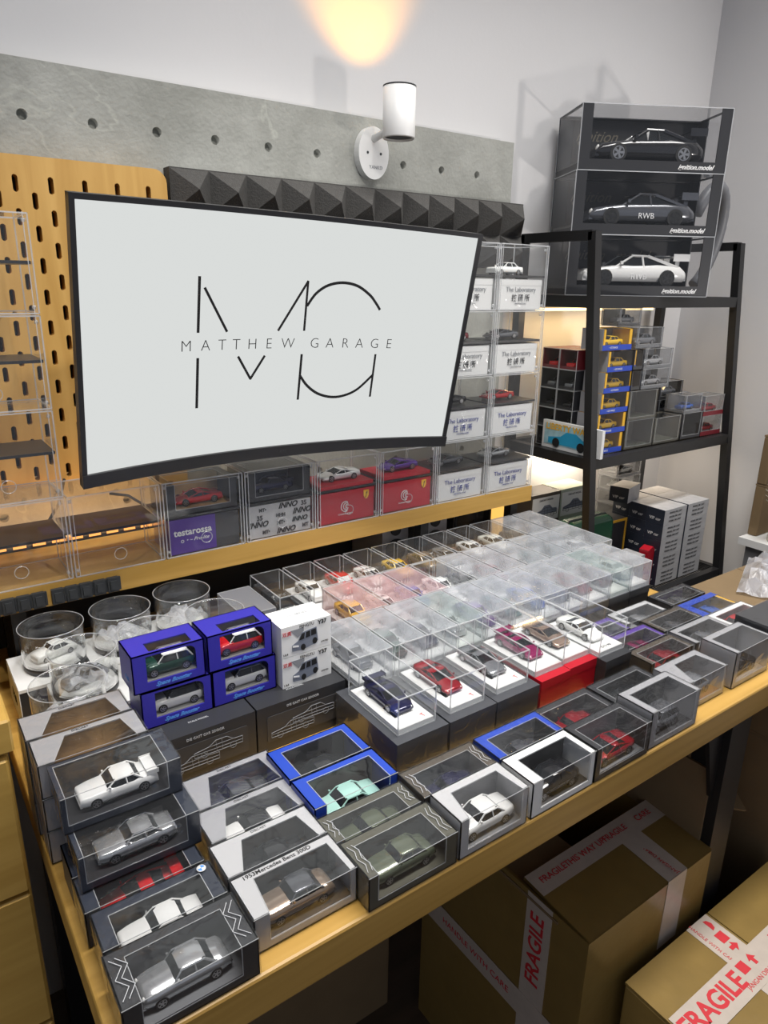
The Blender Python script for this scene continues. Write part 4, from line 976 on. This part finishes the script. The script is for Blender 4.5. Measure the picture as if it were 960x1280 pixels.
for zr in SH:
    yf = yfr(zr)
    for a, c in (((RKX0, yf), (RKX1, yf)), ((RKX0, RKB), (RKX1, RKB)), ((RKX0, yf), (RKX0, RKB)), ((RKX1, yf), (RKX1, RKB))):
        b = MB(); bar(b, rkp(*a, zc(zr)), rkp(*c, zc(zr)), .016, .022); obj('shelf_rail', b, m_black, rk)
    b = MB(); n = 60
    for i in range(n+1):
        x = RKX0+.01+(RKX1-RKX0-.02)*i/n; b.rod(rkp(x, yf, zc(zr+.0085)), rkp(x, RKB, zc(zr+.0085)), .0011, 4, cap=False)
    for i in range(14):
        y = yf+(RKB-yf)*i/13; b.rod(rkp(RKX0, y, zc(zr+.0075)), rkp(RKX1, y, zc(zr+.0075)), .0010, 4, cap=False)
    obj('wire_mesh', b, m_black, rk, kind='stuff')
SHZ = [zc(z+.0115) for z in SH]
# warm strip under the top shelf
t = thing('led_strip', 'warm LED strip glowing under the top rack shelf at the wall', 'light strip', (RKX0+.03, RKB-.03, SHZ[0]-.034))
b = MB(); b.box(0, 0, 0, .40, .012, .006); obj('strip', b, m_led2, t)
light('rack_led_light', 'AREA', (RKX0+.2, RKB-.035, SHZ[0]-.042), .35, (1, .68, .32), .35, (RKX0+.2, RKB+.02, SHZ[0]-.3), size_y=.01)
light('rack_low_fill_light', 'AREA', (RKX0+.30, RKB-.045, SHZ[1]-.045), .95, (1, .84, .66), .40, (RKX0+.32, RKB+.02, SHZ[1]-.25), size_y=.01)  # added fill, brightens the wall below the middle shelf
t = thing('led_strip', 'warm glowing strip added under the middle rack shelf to brighten the wall', 'light strip', (RKX0+.10, RKB-.05, SHZ[1]-.038))  # added strip, a visible source for the fill below the middle shelf
b = MB(); b.box(0, 0, 0, .40, .012, .006); obj('strip', b, m_led2, t)
# ------------------------------------------------------------------ three large boxed cars, turned towards the room
BW, BD, BH = .30, .135, .1155
ang = R(-30); fl = Vector((1.172, 1.018))
ctr = fl+Vector((math.cos(ang), math.sin(ang)))*BW/2
for k, (cc, lb, rim) in enumerate((('white', 'lowest', m_rimdark), ('gunmetal', 'middle', m_rimdark), ('black', 'topmost', m_rim))):
    z0 = SHZ[0]+.0005+k*(BH+.0008); ct = ctr+Vector((.004, .002))*(k-1)
    t = thing('large_car_box', f'{lb} of the three large black window boxes with silver script lettering on the rack', 'car box', (ct.x, ct.y, z0), ang, 'large black car boxes on the rack')
    X = BW/2
    def f(m):
        th = .002
        m.box(-X, 0, 0, X, BD, th); m.box(-X, BD-th, 0, X, BD, BH); m.box(-X, 0, 0, X, th, .020); m.box(-X, 0, .02, -X+.022, th, BH); m.box(X-.022, 0, .02, X, th, BH)
        m.box(-X, 0, BH-th, -X+.006, BD, BH); m.box(X-.006, 0, BH-th, X, BD, BH); m.box(-X+.006, BD-.02, BH-th, X-.006, BD, BH)
        m.box(X-th, .09, 0, X, BD, BH); m.box(X-th, 0, 0, X, .09, .018); m.box(-X, .0, 0, -X+th, BD, .012)
    obj('carton', cached('bigc', f, 'carton'), m_charcoal, t)
    def w(m):
        m.poly([(-X+.02, .001, .018), (X-.02, .001, .018), (X-.02, .001, BH), (-X+.02, .001, BH)]); m.poly([(-X, 0, BH-.001), (X, 0, BH-.001), (X, BD-.018, BH-.001), (-X, BD-.018, BH-.001)])
        m.poly([(-X+.0005, 0, 0), (-X+.0005, BD, 0), (-X+.0005, BD, BH), (-X+.0005, 0, BH)]); m.poly([(X-.0005, 0, 0), (X-.0005, BD, 0), (X-.0005, BD, BH), (X-.0005, 0, BH)])
    obj('window', cached('bigw', w, 'window'), m_win, t)
    def e(m): edges_of(m, -X, 0, 0, X, BD, BH, .0011)
    obj('edge', cached('bige', e, 'edge'), m_edge, t)
    def p(m): m.box(-X+.004, .004, .0021, X-.004, BD-.003, .018); m.box(-X+.03, BD-.0045, .018, X-.03, BD-.0025, BH-.004)
    obj('display_base', cached('bigp', p, 'display_base'), m_inner, t)
    text(t, 'ignition.model', .0125, (.088, -.0005, .010), FRONT, m_whiteink, shear=.45, offset=.0003)
    text(t, 'ignition   model', .030, (-.02, BD-.005, .082), FRONT, principled('ink_gold', (.16, .14, .10), .5), shear=.4)
    d = Vector((math.cos(ang), math.sin(ang))); nrm = Vector((-math.sin(ang), math.cos(ang))); cpos = ct+nrm*.062+d*.002
    car(f'{["white", "grey", "black"][k]} wide-bodied sports car with a rear wing in the {lb} large box', 'porsche', cc, (cpos.x, cpos.y, z0+.0184), ang, 'large model cars on the rack', detail=1, wing=True, rim=rim, text_side='RWB' if k < 2 else None)
# grey hose looped on the wall behind them
pts = [Vector((1.560, .975, zc(.005)))+Vector((.058*math.sin(a), .02*math.cos(a), .105*(1-math.cos(a)))) for a in [R(20+i*14) for i in range(17)]]
b = MB(); b.tube(pts, .013, 12); tag(obj('hose', b, principled('hose_grey', (.16, .165, .18), .45)), 'thick grey corrugated hose looped behind the large boxes', 'hose')

# ------------------------------------------------------------------ middle shelf of the rack
zS = SHZ[1]
GR = 'boxed cars on the middle rack shelf'
def rbox(label, cx, yf, z0, w, d, h, outer, inner, kd, cc, carlab, rz=0, **kw):
    t = window_box(label, cx, yf+d/2, z0, w, d, h, outer, inner, GR, rz=rz, wrap=kw.pop('wrap', False), **kw)
    if carlab: car(carlab, kd, cc, (cx, yf+d/2-.002, z0+.0056), rz, 'cars on the middle rack shelf', scale=min(1, (w-.02)/.07), detail=0)
    return t
# long white box with a blue racing car picture, at the left end
t = thing('picture_box', 'white box with a bright blue racing car picture at the rack left end', 'box', (1.1555, .955, zS), 0)
b = MB(); b.box(0, -.078, 0, .008, .078, .058); obj('carton', b, m_whitecard, t)
b = MB(); b.box(-.0008, -.060, .008, 0, .072, .052); obj('picture', b, principled('print_sky', (.35, .55, .62), .4, noise=.4, nscale=60), t)
b = MB()
pr = [(-.5, .06), (-.5, .17), (-.2, .21), (-.06, .31), (.17, .31), (.34, .22), (.5, .23), (.5, .06)]
A = [b.bm.verts.new((-.0014, .005-x*.11, .004+z*.115)) for x, z in pr]; b.bm.faces.new(A); obj('car_print', b, principled('print_cyan', (.02, .32, .55), .35), t)
b = MB()
for x in (-.3, .3):
    c_ = [b.bm.verts.new((-.0018, .005-x*.11+.010*math.cos(i*math.pi/8), .014+.010*math.sin(i*math.pi/8))) for i in range(16)]; b.bm.faces.new(c_)
obj('wheel_print', b, m_ink, t)
text(t, 'LIBERTY WALK', .0185, (-.0012, .006, .046), LEFT, m_yellow, offset=.0005)
# stacks whose ends face left: four high, two deep, then the yellow-car stack in front
for j, (y0, nm) in enumerate(((.966, 'nearer'), (1.013, 'farther'))):
    for k in range(5):
        z0 = zS+.0004+k*.0415
        lb = f'{"maroon" if k == 4 else "dark"} window box end, {ORD[k]} from below in the {nm} stack at the rack left side'
        tt = thing('car_box', lb, 'car box', (1.185, y0+.0225, z0), R(-90), GR)
        def sh(m): m.box(-.0225, -.02, 0, .0225, .075, .002); m.box(-.0225, -.02, .002, -.0205, .075, .0405); m.box(.0205, -.02, .002, .0225, .075, .0405); m.box(-.0205, .073, .002, .0205, .075, .0405); m.box(-.0205, -.02, .0385, .0205, .075, .0405); m.box(-.0205, -.0195, .002, .0205, -.018, .006)
        obj('carton', cached('endbox', sh, 'carton'), m_charcoal if k < 4 else m_maroon, tt)
        def wn(m): m.poly([(-.0225, -.0205, .002), (.0225, -.0205, .002), (.0225, -.0205, .0405), (-.0225, -.0205, .0405)])
        obj('window', cached('endwin', wn, 'window'), m_wrap, tt)
        def eg(m): edges_of(m, -.0225, -.0205, 0, .0225, .074, .0405, .0007)
        obj('edge', cached('endedge', eg, 'edge'), m_edge, tt)
        car(f'{["olive", "gunmetal", "black", "grey", "red"][k]} model car nose-on inside the {ORD[k]} box from below, {nm} left rack stack', 'coupe', ['olive', 'gunmetal', 'black', 'grey', 'red'][k], (1.20, y0+.0225, z0+.0021), 0, 'cars on the middle rack shelf', scale=.85)
for k in range(6):
    z0 = zS+.0004+k*.0418+(.0 if k < 5 else .0012); xo = 1.217+(.004*k if k < 5 else -.006)
    t = rbox(f'yellow and blue window box with a yellow car, {ORD[k]} from below on the rack', xo, .908, z0, .090, .052, .0412, m_yellow, m_inner_grey, 'coupe', 'yellow', f'yellow coupe model car in the {ORD[k]} box from below of the yellow stack', ml=.007, mr=.009, mf=.010, mb_=.008, edgeline=False)
    b = MB(); b.box(-.0452, -.0266, 0, .0452, -.0258, .0105); obj('blue_strip', b, m_blue, t); text(t, 'TARMAC WORKS'[:0]+'• GT3 RACE', .005, (-.012, -.0268, .005), FRONT, m_whiteink)
    b = MB(); b.box(-.0460, -.0258, 0, -.0452, .026, .0412); obj('silver_side', b, m_silver, t)
# clear and camouflage boxes right of them
for k in range(2):
    for q in range(2):
        rbox(f'dark camouflage box, {["bottom", "second"][k]} row {["left", "right"][q]} on the rack shelf', 1.317+.101*q, .906, zS+.0004+k*.062 if q == 0 or k == 0 else zS, .098, .055, .061 if q == 0 else .058, m_olive, principled('camo', (.06, .065, .045), .5, noise=.7, nscale=50), 'coupe', 'olive', None, ml=.006, mr=.006, mf=.006, wrap=True) if not (k == 1 and q == 1) else None
for k in range(2):
    rbox(f'pale window box with yellow stripes, {["lower", "upper"][k]} one above the camouflage boxes', 1.283, .906, zS+.126+k*.0418, .032, .05, .0412, m_darkgrey, m_yellow, None, None, None, ml=.004, mr=.004, edgeline=False)
    rbox(f'grey car window box, {["lower", "upper"][k]} one above the camouflage boxes', 1.352, .906, zS+.126+k*.0418, .098, .05, .0412, m_clearbox, m_inner_grey, 'coupe', 'silver', f'silver coupe model car in the {["lower", "upper"][k]} grey box above the camouflage', ml=.008, mr=.006)
rbox('grey window box leaning out atop the right-hand grey boxes', 1.318, .910, zS+.2108, .09, .05, .0412, m_clearbox, m_inner_grey, 'sedan', 'grey', 'grey saloon model car atop the rack boxes', ml=.006, mr=.006)
rbox('clear topmost window box under the top rack shelf', 1.300, .950, zS+.2528, .075, .045, .036, m_clearbox, m_inner_grey, 'sedan', 'grey', 'grey saloon model car in the topmost clear box', ml=.006, mr=.006)
for k in range(3):
    rbox(f'smoky clear window box, {ORD[k]} from below behind the maroon boxes', 1.505, .965, zS+.0004+k*.0418, .09, .05, .0412, m_charcoal, m_inner_grey, 'sedan', 'grey', f'grey model saloon in the {ORD[k]} smoky box from below', ml=.006, mr=.006)
rbox('clear window box with a blue-grey car beside the maroon boxes', 1.508, .906, zS+.06, .07, .05, .04, m_clearbox, m_inner_grey, 'coupe', 'blue', 'blue model coupe beside the maroon boxes', ml=.006, mr=.006)
rbox('low grey box carrying the clear box beside the maroon boxes', 1.512, .906, zS+.0004, .08, .05, .059, m_darkgrey, m_inner, None, None, None, ml=.006, mr=.006)
for k in range(2):
    t = rbox(f'{["lower", "upper"][k]} maroon-edged clear window box at the rack right end', 1.594, .906, zS+.0004+k*.0468, .082, .05, .046, m_clearbox, m_inner_grey, 'sedan', 'crimson', f'dark red model saloon in the {["lower", "upper"][k]} maroon-edged box', ml=.004, mr=.004, mf=.011)
    b = MB(); b.box(-.0412, -.0258, 0, .0412, -.0252, .010); obj('maroon_strip', b, m_maroon, t)

# ------------------------------------------------------------------ bottom shelf of the rack
zB = SHZ[2]
VW, VD, VH = .086, .046, .0365
for iy in range(3):
    for ix in range(2):
        for k in range(5):
            if iy > 0 and ix > 0 and k < 4: continue
            cx = 1.448+ix*(VW+.001+(.004 if ix else 0)); yf = .874+iy*(VD+.0008); z0 = zB+.0004+k*(VH+.0004)
            lb = f'grey patterned carton, {ORD[k]} layer, {["left", "right"][ix]} column, {ORD[iy]} from the rack front'
            t = thing('small_carton', lb, 'carton', (cx, yf, z0), 0, 'stacked cartons on the bottom rack shelf')
            def f(m): m.box(-VW/2+.001, 0, 0, VW/2, VD, VH)
            obj('carton', cached('vip', f, 'carton'), m_greytex, t)
            def g(m): m.box(-VW/2, 0, 0, -VW/2+.001, VD, VH)
            obj('end_panel', cached('vipe', g, 'end_panel'), m_navy, t)
            if ix == 0: text(t, 'VIP car', .010, (-VW/2-.0003, VD/2, VH*.35), LEFT, m_whiteink)
            if iy == 0:
                for r_ in range(3): text(t, 'MODEL DIE CAST', .006, (0, -.0004, .008+.010*r_), FRONT, m_darkgrey)
t = thing('small_carton', 'loose dark carton on top of the patterned carton stack', 'carton', (1.405, .985, zB+5*(VH+.0004)+.0006), R(15))
b = MB(); b.box(-.036, -.022, 0, .036, .022, .036); obj('carton', b, m_greytex, t); b = MB(); b.box(-.037, -.0225, 0, -.036, .0225, .0365); obj('end_panel', b, m_navy, t); text(t, 'VIP car', .010, (-.0374, 0, .012), LEFT, m_whiteink)
for k in range(9):
    z0 = zB+.0004+k*.0355; cx = 1.497+(.004 if k % 2 else 0)
    rbox(f'clear window box, {ORD[k]} from below in the tall stack on the bottom rack shelf', cx, 1.045, z0, .095, .055, .035, m_clearbox, m_inner_grey, 'super', ['silver', 'gunmetal', 'white'][k % 3], f'{["silver", "gunmetal", "white"][k % 3]} model car in the {ORD[k]} box from below of the tall clear stack' if k > 3 else None, ml=.005, mr=.005)
# boxes and bag at the left of the bottom shelf
for k, (cx, y, rz, mt, lb) in enumerate(((1.198, 1.043, 0, m_brown, 'dark picture box with a car print leaning at the rack left end'), (1.297, 1.045, 0, m_olive, 'pale green picture box with a car print beside the dark one'))):
    t = thing('picture_box', lb, 'box', (cx, y, zB+.001), R(rz))
    b = MB(); b.box(-.048, 0, .0, .048, .06, .215); obj('carton', b, mt if k == 0 else principled('pale_green_card', (.42, .47, .38), .5), t)
    b = MB(); b.box(-.044, -.0008, .15, .044, 0, .207); obj('front_panel', b, m_whitecard, t)
    b = MB(); art_outline(b, .075, .0, .158); obj('car_print', b, m_ink, t, (0, -.0014, 0))
    b = MB(); prism_y(b, [(-.036, .166), (-.036, .172), (-.014, .178), (-.005, .187), (.012, .187), (.022, .178), (.036, .177), (.036, .166)], -.0013, -.0008); obj('car_picture', b, principled('print_silver', (.17, .19, .24), .5), t)
    text(t, 'DIECAST MODEL', .006, (-.0, -.0012, .2), FRONT, m_ink)
t = thing('green_case', 'green glossy zip case on the bottom rack shelf behind the clear cases', 'case', (1.238, .955, zB+.001), 0)
b = MB(); prism_y(b, rrect(-.075, 0, .075, .175, .02), -.02, .03); o = obj('body', b, principled('green_vinyl', (.015, .09, .045), .25), t); bv = o.modifiers.new('bevel', 'BEVEL'); bv.width = .012; bv.segments = 3
b = MB(); b.tube([(-.075, -.0, .02), (-.075, 0, .16), (-.06, 0, .176), (.06, 0, .176), (.076, 0, .16), (.076, 0, .02)], .0025); obj('zip', b, m_rubber, t)
t = thing('yellow_frame_box', 'black box with a yellow frame behind the green case', 'box', (1.352, .955, zB+.001), 0)
b = MB(); b.box(-.03, 0, 0, .03, .05, .15); obj('carton', b, m_charcoal, t)
b = MB(); b.box(-.031, -.001, .0, -.025, 0, .15); b.box(.025, -.001, 0, .031, 0, .15); b.box(-.025, -.001, .144, .025, 0, .15); b.box(-.025, -.001, 0, .025, 0, .006); obj('yellow_frame', b, m_yellow, t)
t = thing('red_wrapped_box', 'small red shiny packet in front of the patterned cartons', 'packet', (1.385, .882, zB+.001), R(10))
b = MB(); prism_y(b, [(-.016, 0), (.016, 0), (.018, .09), (.008, .097), (-.014, .092)], 0, .022); obj('packet', b, m_red, t)
t = thing('small_carton', 'white shrink-wrapped carton left of the red packet', 'carton', (1.325, .88, zB+.001), 0)
b = MB(); b.box(-.035, 0, 0, .035, .05, .085); obj('carton', b, m_greytex, t)

# ------------------------------------------------------------------ right side: side table, fan, cardboard
t = thing('side_table', 'white side table against the right wall', 'table', (1.665, .42, 0))
tz = zc(-.575)
b = MB(); b.box(0, 0, tz-.018, .115, .41, tz); o = obj('table_top', b, m_white, t)
b = MB(); b.box(.012, .02, 0, .11, .395, tz-.0182); obj('side_panel', b, principled('panel_grey', (.19, .19, .20), .6), t)
t = thing('desk_fan', 'cream desk fan with a round wire grille on the white side table', 'fan', (1.722, .745, tz+.0005))
cream = principled('cream_plastic', (.68, .63, .54), .4)
b = MB(); b.lathe([(.0001, 0), (.042, 0), (.040, .022), (.026, .034), (.017, .042), (.016, .075), (.0001, .076)], 28); obj('base', b, cream, t)
fan_rot = (R(90), 0, R(-42))
b = MB(); b.lathe([(.0001, -.02), (.024, -.02), (.026, .012), (.014, .02), (.0001, .021)], 20); obj('hub', b, cream, t, (-.005, -.006, .125), fan_rot)
b = MB()
for rr, zz in ((.062, 0), (.062, .012), (.05, .021), (.036, .025), (.022, .026)):
    b.tube([(rr*math.cos(R(a)), rr*math.sin(R(a)), zz) for a in range(0, 361, 12)], .0016, 6)
for a in range(0, 360, 12):
    ca, sa = math.cos(R(a)), math.sin(R(a)); b.tube([(.062*ca, .062*sa, -.02), (.062*ca, .062*sa, .012), (.05*math.cos(R(a+8)), .05*math.sin(R(a+8)), .021), (.022*math.cos(R(a+20)), .022*math.sin(R(a+20)), .026)], .0011, 5)
obj('grille', b, cream, t, (-.005, -.006, .125), fan_rot)
for k in range(4):
    b = MB(); a = R(90*k); pts = [(.012, -.006), (.05, -.020), (.056, .004), (.014, .008)]
    b.poly([(x*math.cos(a)-y*math.sin(a), x*math.sin(a)+y*math.cos(a), .004+.25*y) for x, y in pts]); obj('blade', b, cream, t, (-.005, -.006, .125), fan_rot)
def carton(label, x0, y0, z0, x1, y1, z1, mat=m_card, flaps=True, name='cardboard_box'):
    t = thing(name, label, 'cardboard box', ((x0+x1)/2, (y0+y1)/2, z0)); X, Y, H = (x1-x0)/2, (y1-y0)/2, z1-z0
    b = MB(); b.box(-X, -Y, 0, X, Y, H-.004); o = obj('body', b, mat, t); bv = o.modifiers.new('bevel', 'BEVEL'); bv.width = .003; bv.segments = 2
    b = MB(); b.box(-X, -Y, H-.0038, -.001, Y, H); obj('flap', b, mat, t); b = MB(); b.box(.001, -Y, H-.0038, X, Y, H); obj('flap', b, mat, t)
    return t
carton('small cardboard carton behind the fan, upper of two', 1.70, .806, tz+.1305, 1.772, .829, tz+.25)
carton('cardboard carton behind the fan, lower of two', 1.70, .806, tz+.0005, 1.772, .829, tz+.13)
cr_ = carton('cardboard box standing at desk height right of the desk end', 1.098, .30, zc(-.70), 1.50, .640, zc(-.512))
b = MB(); n = 12; rnd = random.Random(3); g = []
for i in range(n):
    for j in range(n): g.append(b.bm.verts.new((i/(n-1)*.2-.1, j/(n-1)*.14-.07, .012+.03*rnd.random()*(1 if 0 < i < n-1 and 0 < j < n-1 else .15))))
for i in range(n-1):
    for j in range(n-1): b.bm.faces.new((g[i*n+j], g[(i+1)*n+j], g[(i+1)*n+j+1], g[i*n+j+1]))
tag(obj('plastic_bag', b, m_tissue, None, (1.30, .55, zc(-.522)), (0, 0, .4)), 'crumpled clear plastic bag on the cardboard box right of the desk', 'plastic bag')
carton('cardboard box supporting the one at desk height', 1.10, .31, 0, 1.52, .66, zc(-.7005))
t = thing('cardboard_sheet', 'loose tan cardboard flap leaning below the desk right end', 'cardboard', (1.0, .44, zc(-.79)))
b = MB(); b.box(-.07, 0, -.002, .05, .16, .002); o = obj('sheet', b, m_card, t, (0, 0, 0), (R(28), R(24), R(-12)))
carton('pale cardboard box behind the right desk leg', .985, .48, 0, 1.08, .74, zc(-.84))
def tape(parent, x0, y0, x1, y1, z, name='tape'):
    b = MB(); b.box(x0, y0, z, x1, y1, z+.0006); return obj(name, b, m_tape, parent)
# nearest box: flat top, crossed tape
t = carton('yellowish taped cardboard box on the floor, nearest the camera', .698, .06, 0, 1.094, .393, zc(-.90), m_card2)
H = zc(-.90)
tape(t, -.196, .055, .196, .102, H+.0010)
tape(t, -.055, -.1665, -.005, .1665, H+.0002)
text(t, 'FRAGILE', .036, (-.128, .079, H+.0018), TOP, m_redink, offset=.0010)
text(t, 'JANGAN DIBANTING', .009, (-.026, .064, H+.0018), TOP, m_redink); text(t, 'FRAGILE', .036, (.10, .079, H+.0018), TOP, m_redink, offset=.0010)
text(t, 'HANDLE WITH CARE', .0075, (-.046, .132, H+.001), (0, 0, R(-90)), m_redink); text(t, 'DILARANG DIBANTING', .012, (-.03, -.05, H+.001), (0, 0, R(-90)), m_redink)
def sym(m, k):
    pts = {0: [(-.009, 0), (.009, 0), (.007, .006), (0, .009), (-.007, .006)], 1: [(-.008, -.008), (.008, -.008), (.008, .008), (-.008, .008)], 2: [(-.008, 0), (0, .009), (.008, 0), (.003, 0), (.003, -.008), (-.003, -.008), (-.003, 0)]}[k]
    A = [m.bm.verts.new((x, y, 0)) for x, y in pts]; B = [m.bm.verts.new((x, y, .0003)) for x, y in pts]; n = len(pts)
    m.bm.faces.new(A[::-1]); m.bm.faces.new(B)
    for q in range(n): m.bm.faces.new((A[q], A[(q+1) % n], B[(q+1) % n], B[q]))
for k, y in enumerate((.152, .130, .112)):
    b = MB(); sym(b, k); obj('tape_symbol', b, m_redink, t, (-.022, y, H+.0009), (0, 0, R(-90)))
for k in range(2):
    b = MB(); sym(b, 1+k); obj('tape_symbol', b, m_redink, t, (-.045+.024*k, .086, H+.0017))
# box under the desk with its lid half open
X0, X1, Y0, Y1, ZT = .625, .905, .408, .74, zc(-.80)
t = thing('cardboard_box', 'half-open cardboard box under the desk with red and white fragile tape', 'cardboard box', ((X0+X1)/2, Y0, 0))
X = (X1-X0)/2; D = Y1-Y0; th = .004
for nm, q in (('side_panel', (-X, 0, 0, X, th, ZT)), ('side_panel', (-X, D-th, 0, X, D, ZT)), ('side_panel', (-X, th, 0, -X+th, D-th, ZT)), ('side_panel', (X-th, th, 0, X, D-th, ZT)), ('bottom_panel', (-X+th, th, 0, X-th, D-th, th))):
    b = MB(); b.box(*q); obj(nm, b, m_card2, t)
b = MB(); b.poly([(-X, 0, ZT), (X, 0, ZT), (X, .115, ZT+.0092), (-X, .115, ZT+.0092)]); b.poly([(-X, 0, ZT+.004), (X, 0, ZT+.004), (X, .115, ZT+.0132), (-X, .115, ZT+.0132)]); b.poly([(-X, .115, ZT+.0092), (X, .115, ZT+.0092), (X, .115, ZT+.0132), (-X, .115, ZT+.0132)]); obj('flap', b, m_card2, t)
b = MB(); b.box(X-.003, .02, ZT, X+.001, D-.02, ZT+.13); obj('flap', b, m_card, t)
b = MB(); b.box(-X-.002, .05, ZT-.012, -X+.12, .30, ZT-.008); obj('flap', b, m_card, t)
def slope(y): return ZT+.0048+.08*y
b = MB(); b.poly([(.03, 0, slope(0)), (.075, 0, slope(0)), (.075, .115, slope(.115)), (.03, .115, slope(.115))]); obj('tape', b, m_tape, t)
b = MB(); b.poly([(-X, .078, slope(.078)+.0006), (X, .078, slope(.078)+.0006), (X, .115, slope(.115)+.0006), (-X, .115, slope(.115)+.0006)]); obj('tape', b, m_tape, t)
b = MB(); b.box(.03, -.0008, ZT-.12, .075, 0, ZT+.004); obj('tape', b, m_tape, t)
b = MB(); b.box(-X-.0008, .06, .0, -X, .105, ZT); obj('tape', b, m_tape, t); text(t, 'FRAGILE', .034, (-X-.0012, .083, ZT-.09), (R(90), R(-90), R(-90)), m_redink, offset=.0006)
b = MB(); b.box(-X-.0016, .0, ZT-.23, -X-.0009, .33, ZT-.185); obj('tape', b, m_tape, t); text(t, 'HANDLE WITH CARE', .016, (-X-.0019, .2, ZT-.207), LEFT, m_redink)
for k in range(4): text(t, ['FRAGILE', 'THIS WAY UP', 'FRAGILE', 'CARE'][k], .014, (-X+.04+.068*k, .097, slope(.097)+.0014), (R(4.5), 0, 0), m_redink)
text(t, 'JANGAN DIBANTING', .0085, (.052, .040, slope(.042)+.0008), (R(4.5), 0, R(90)), m_redink)
carton('dark cardboard box far under the desk', .30, .78, 0, .585, 1.07, zc(-.86))
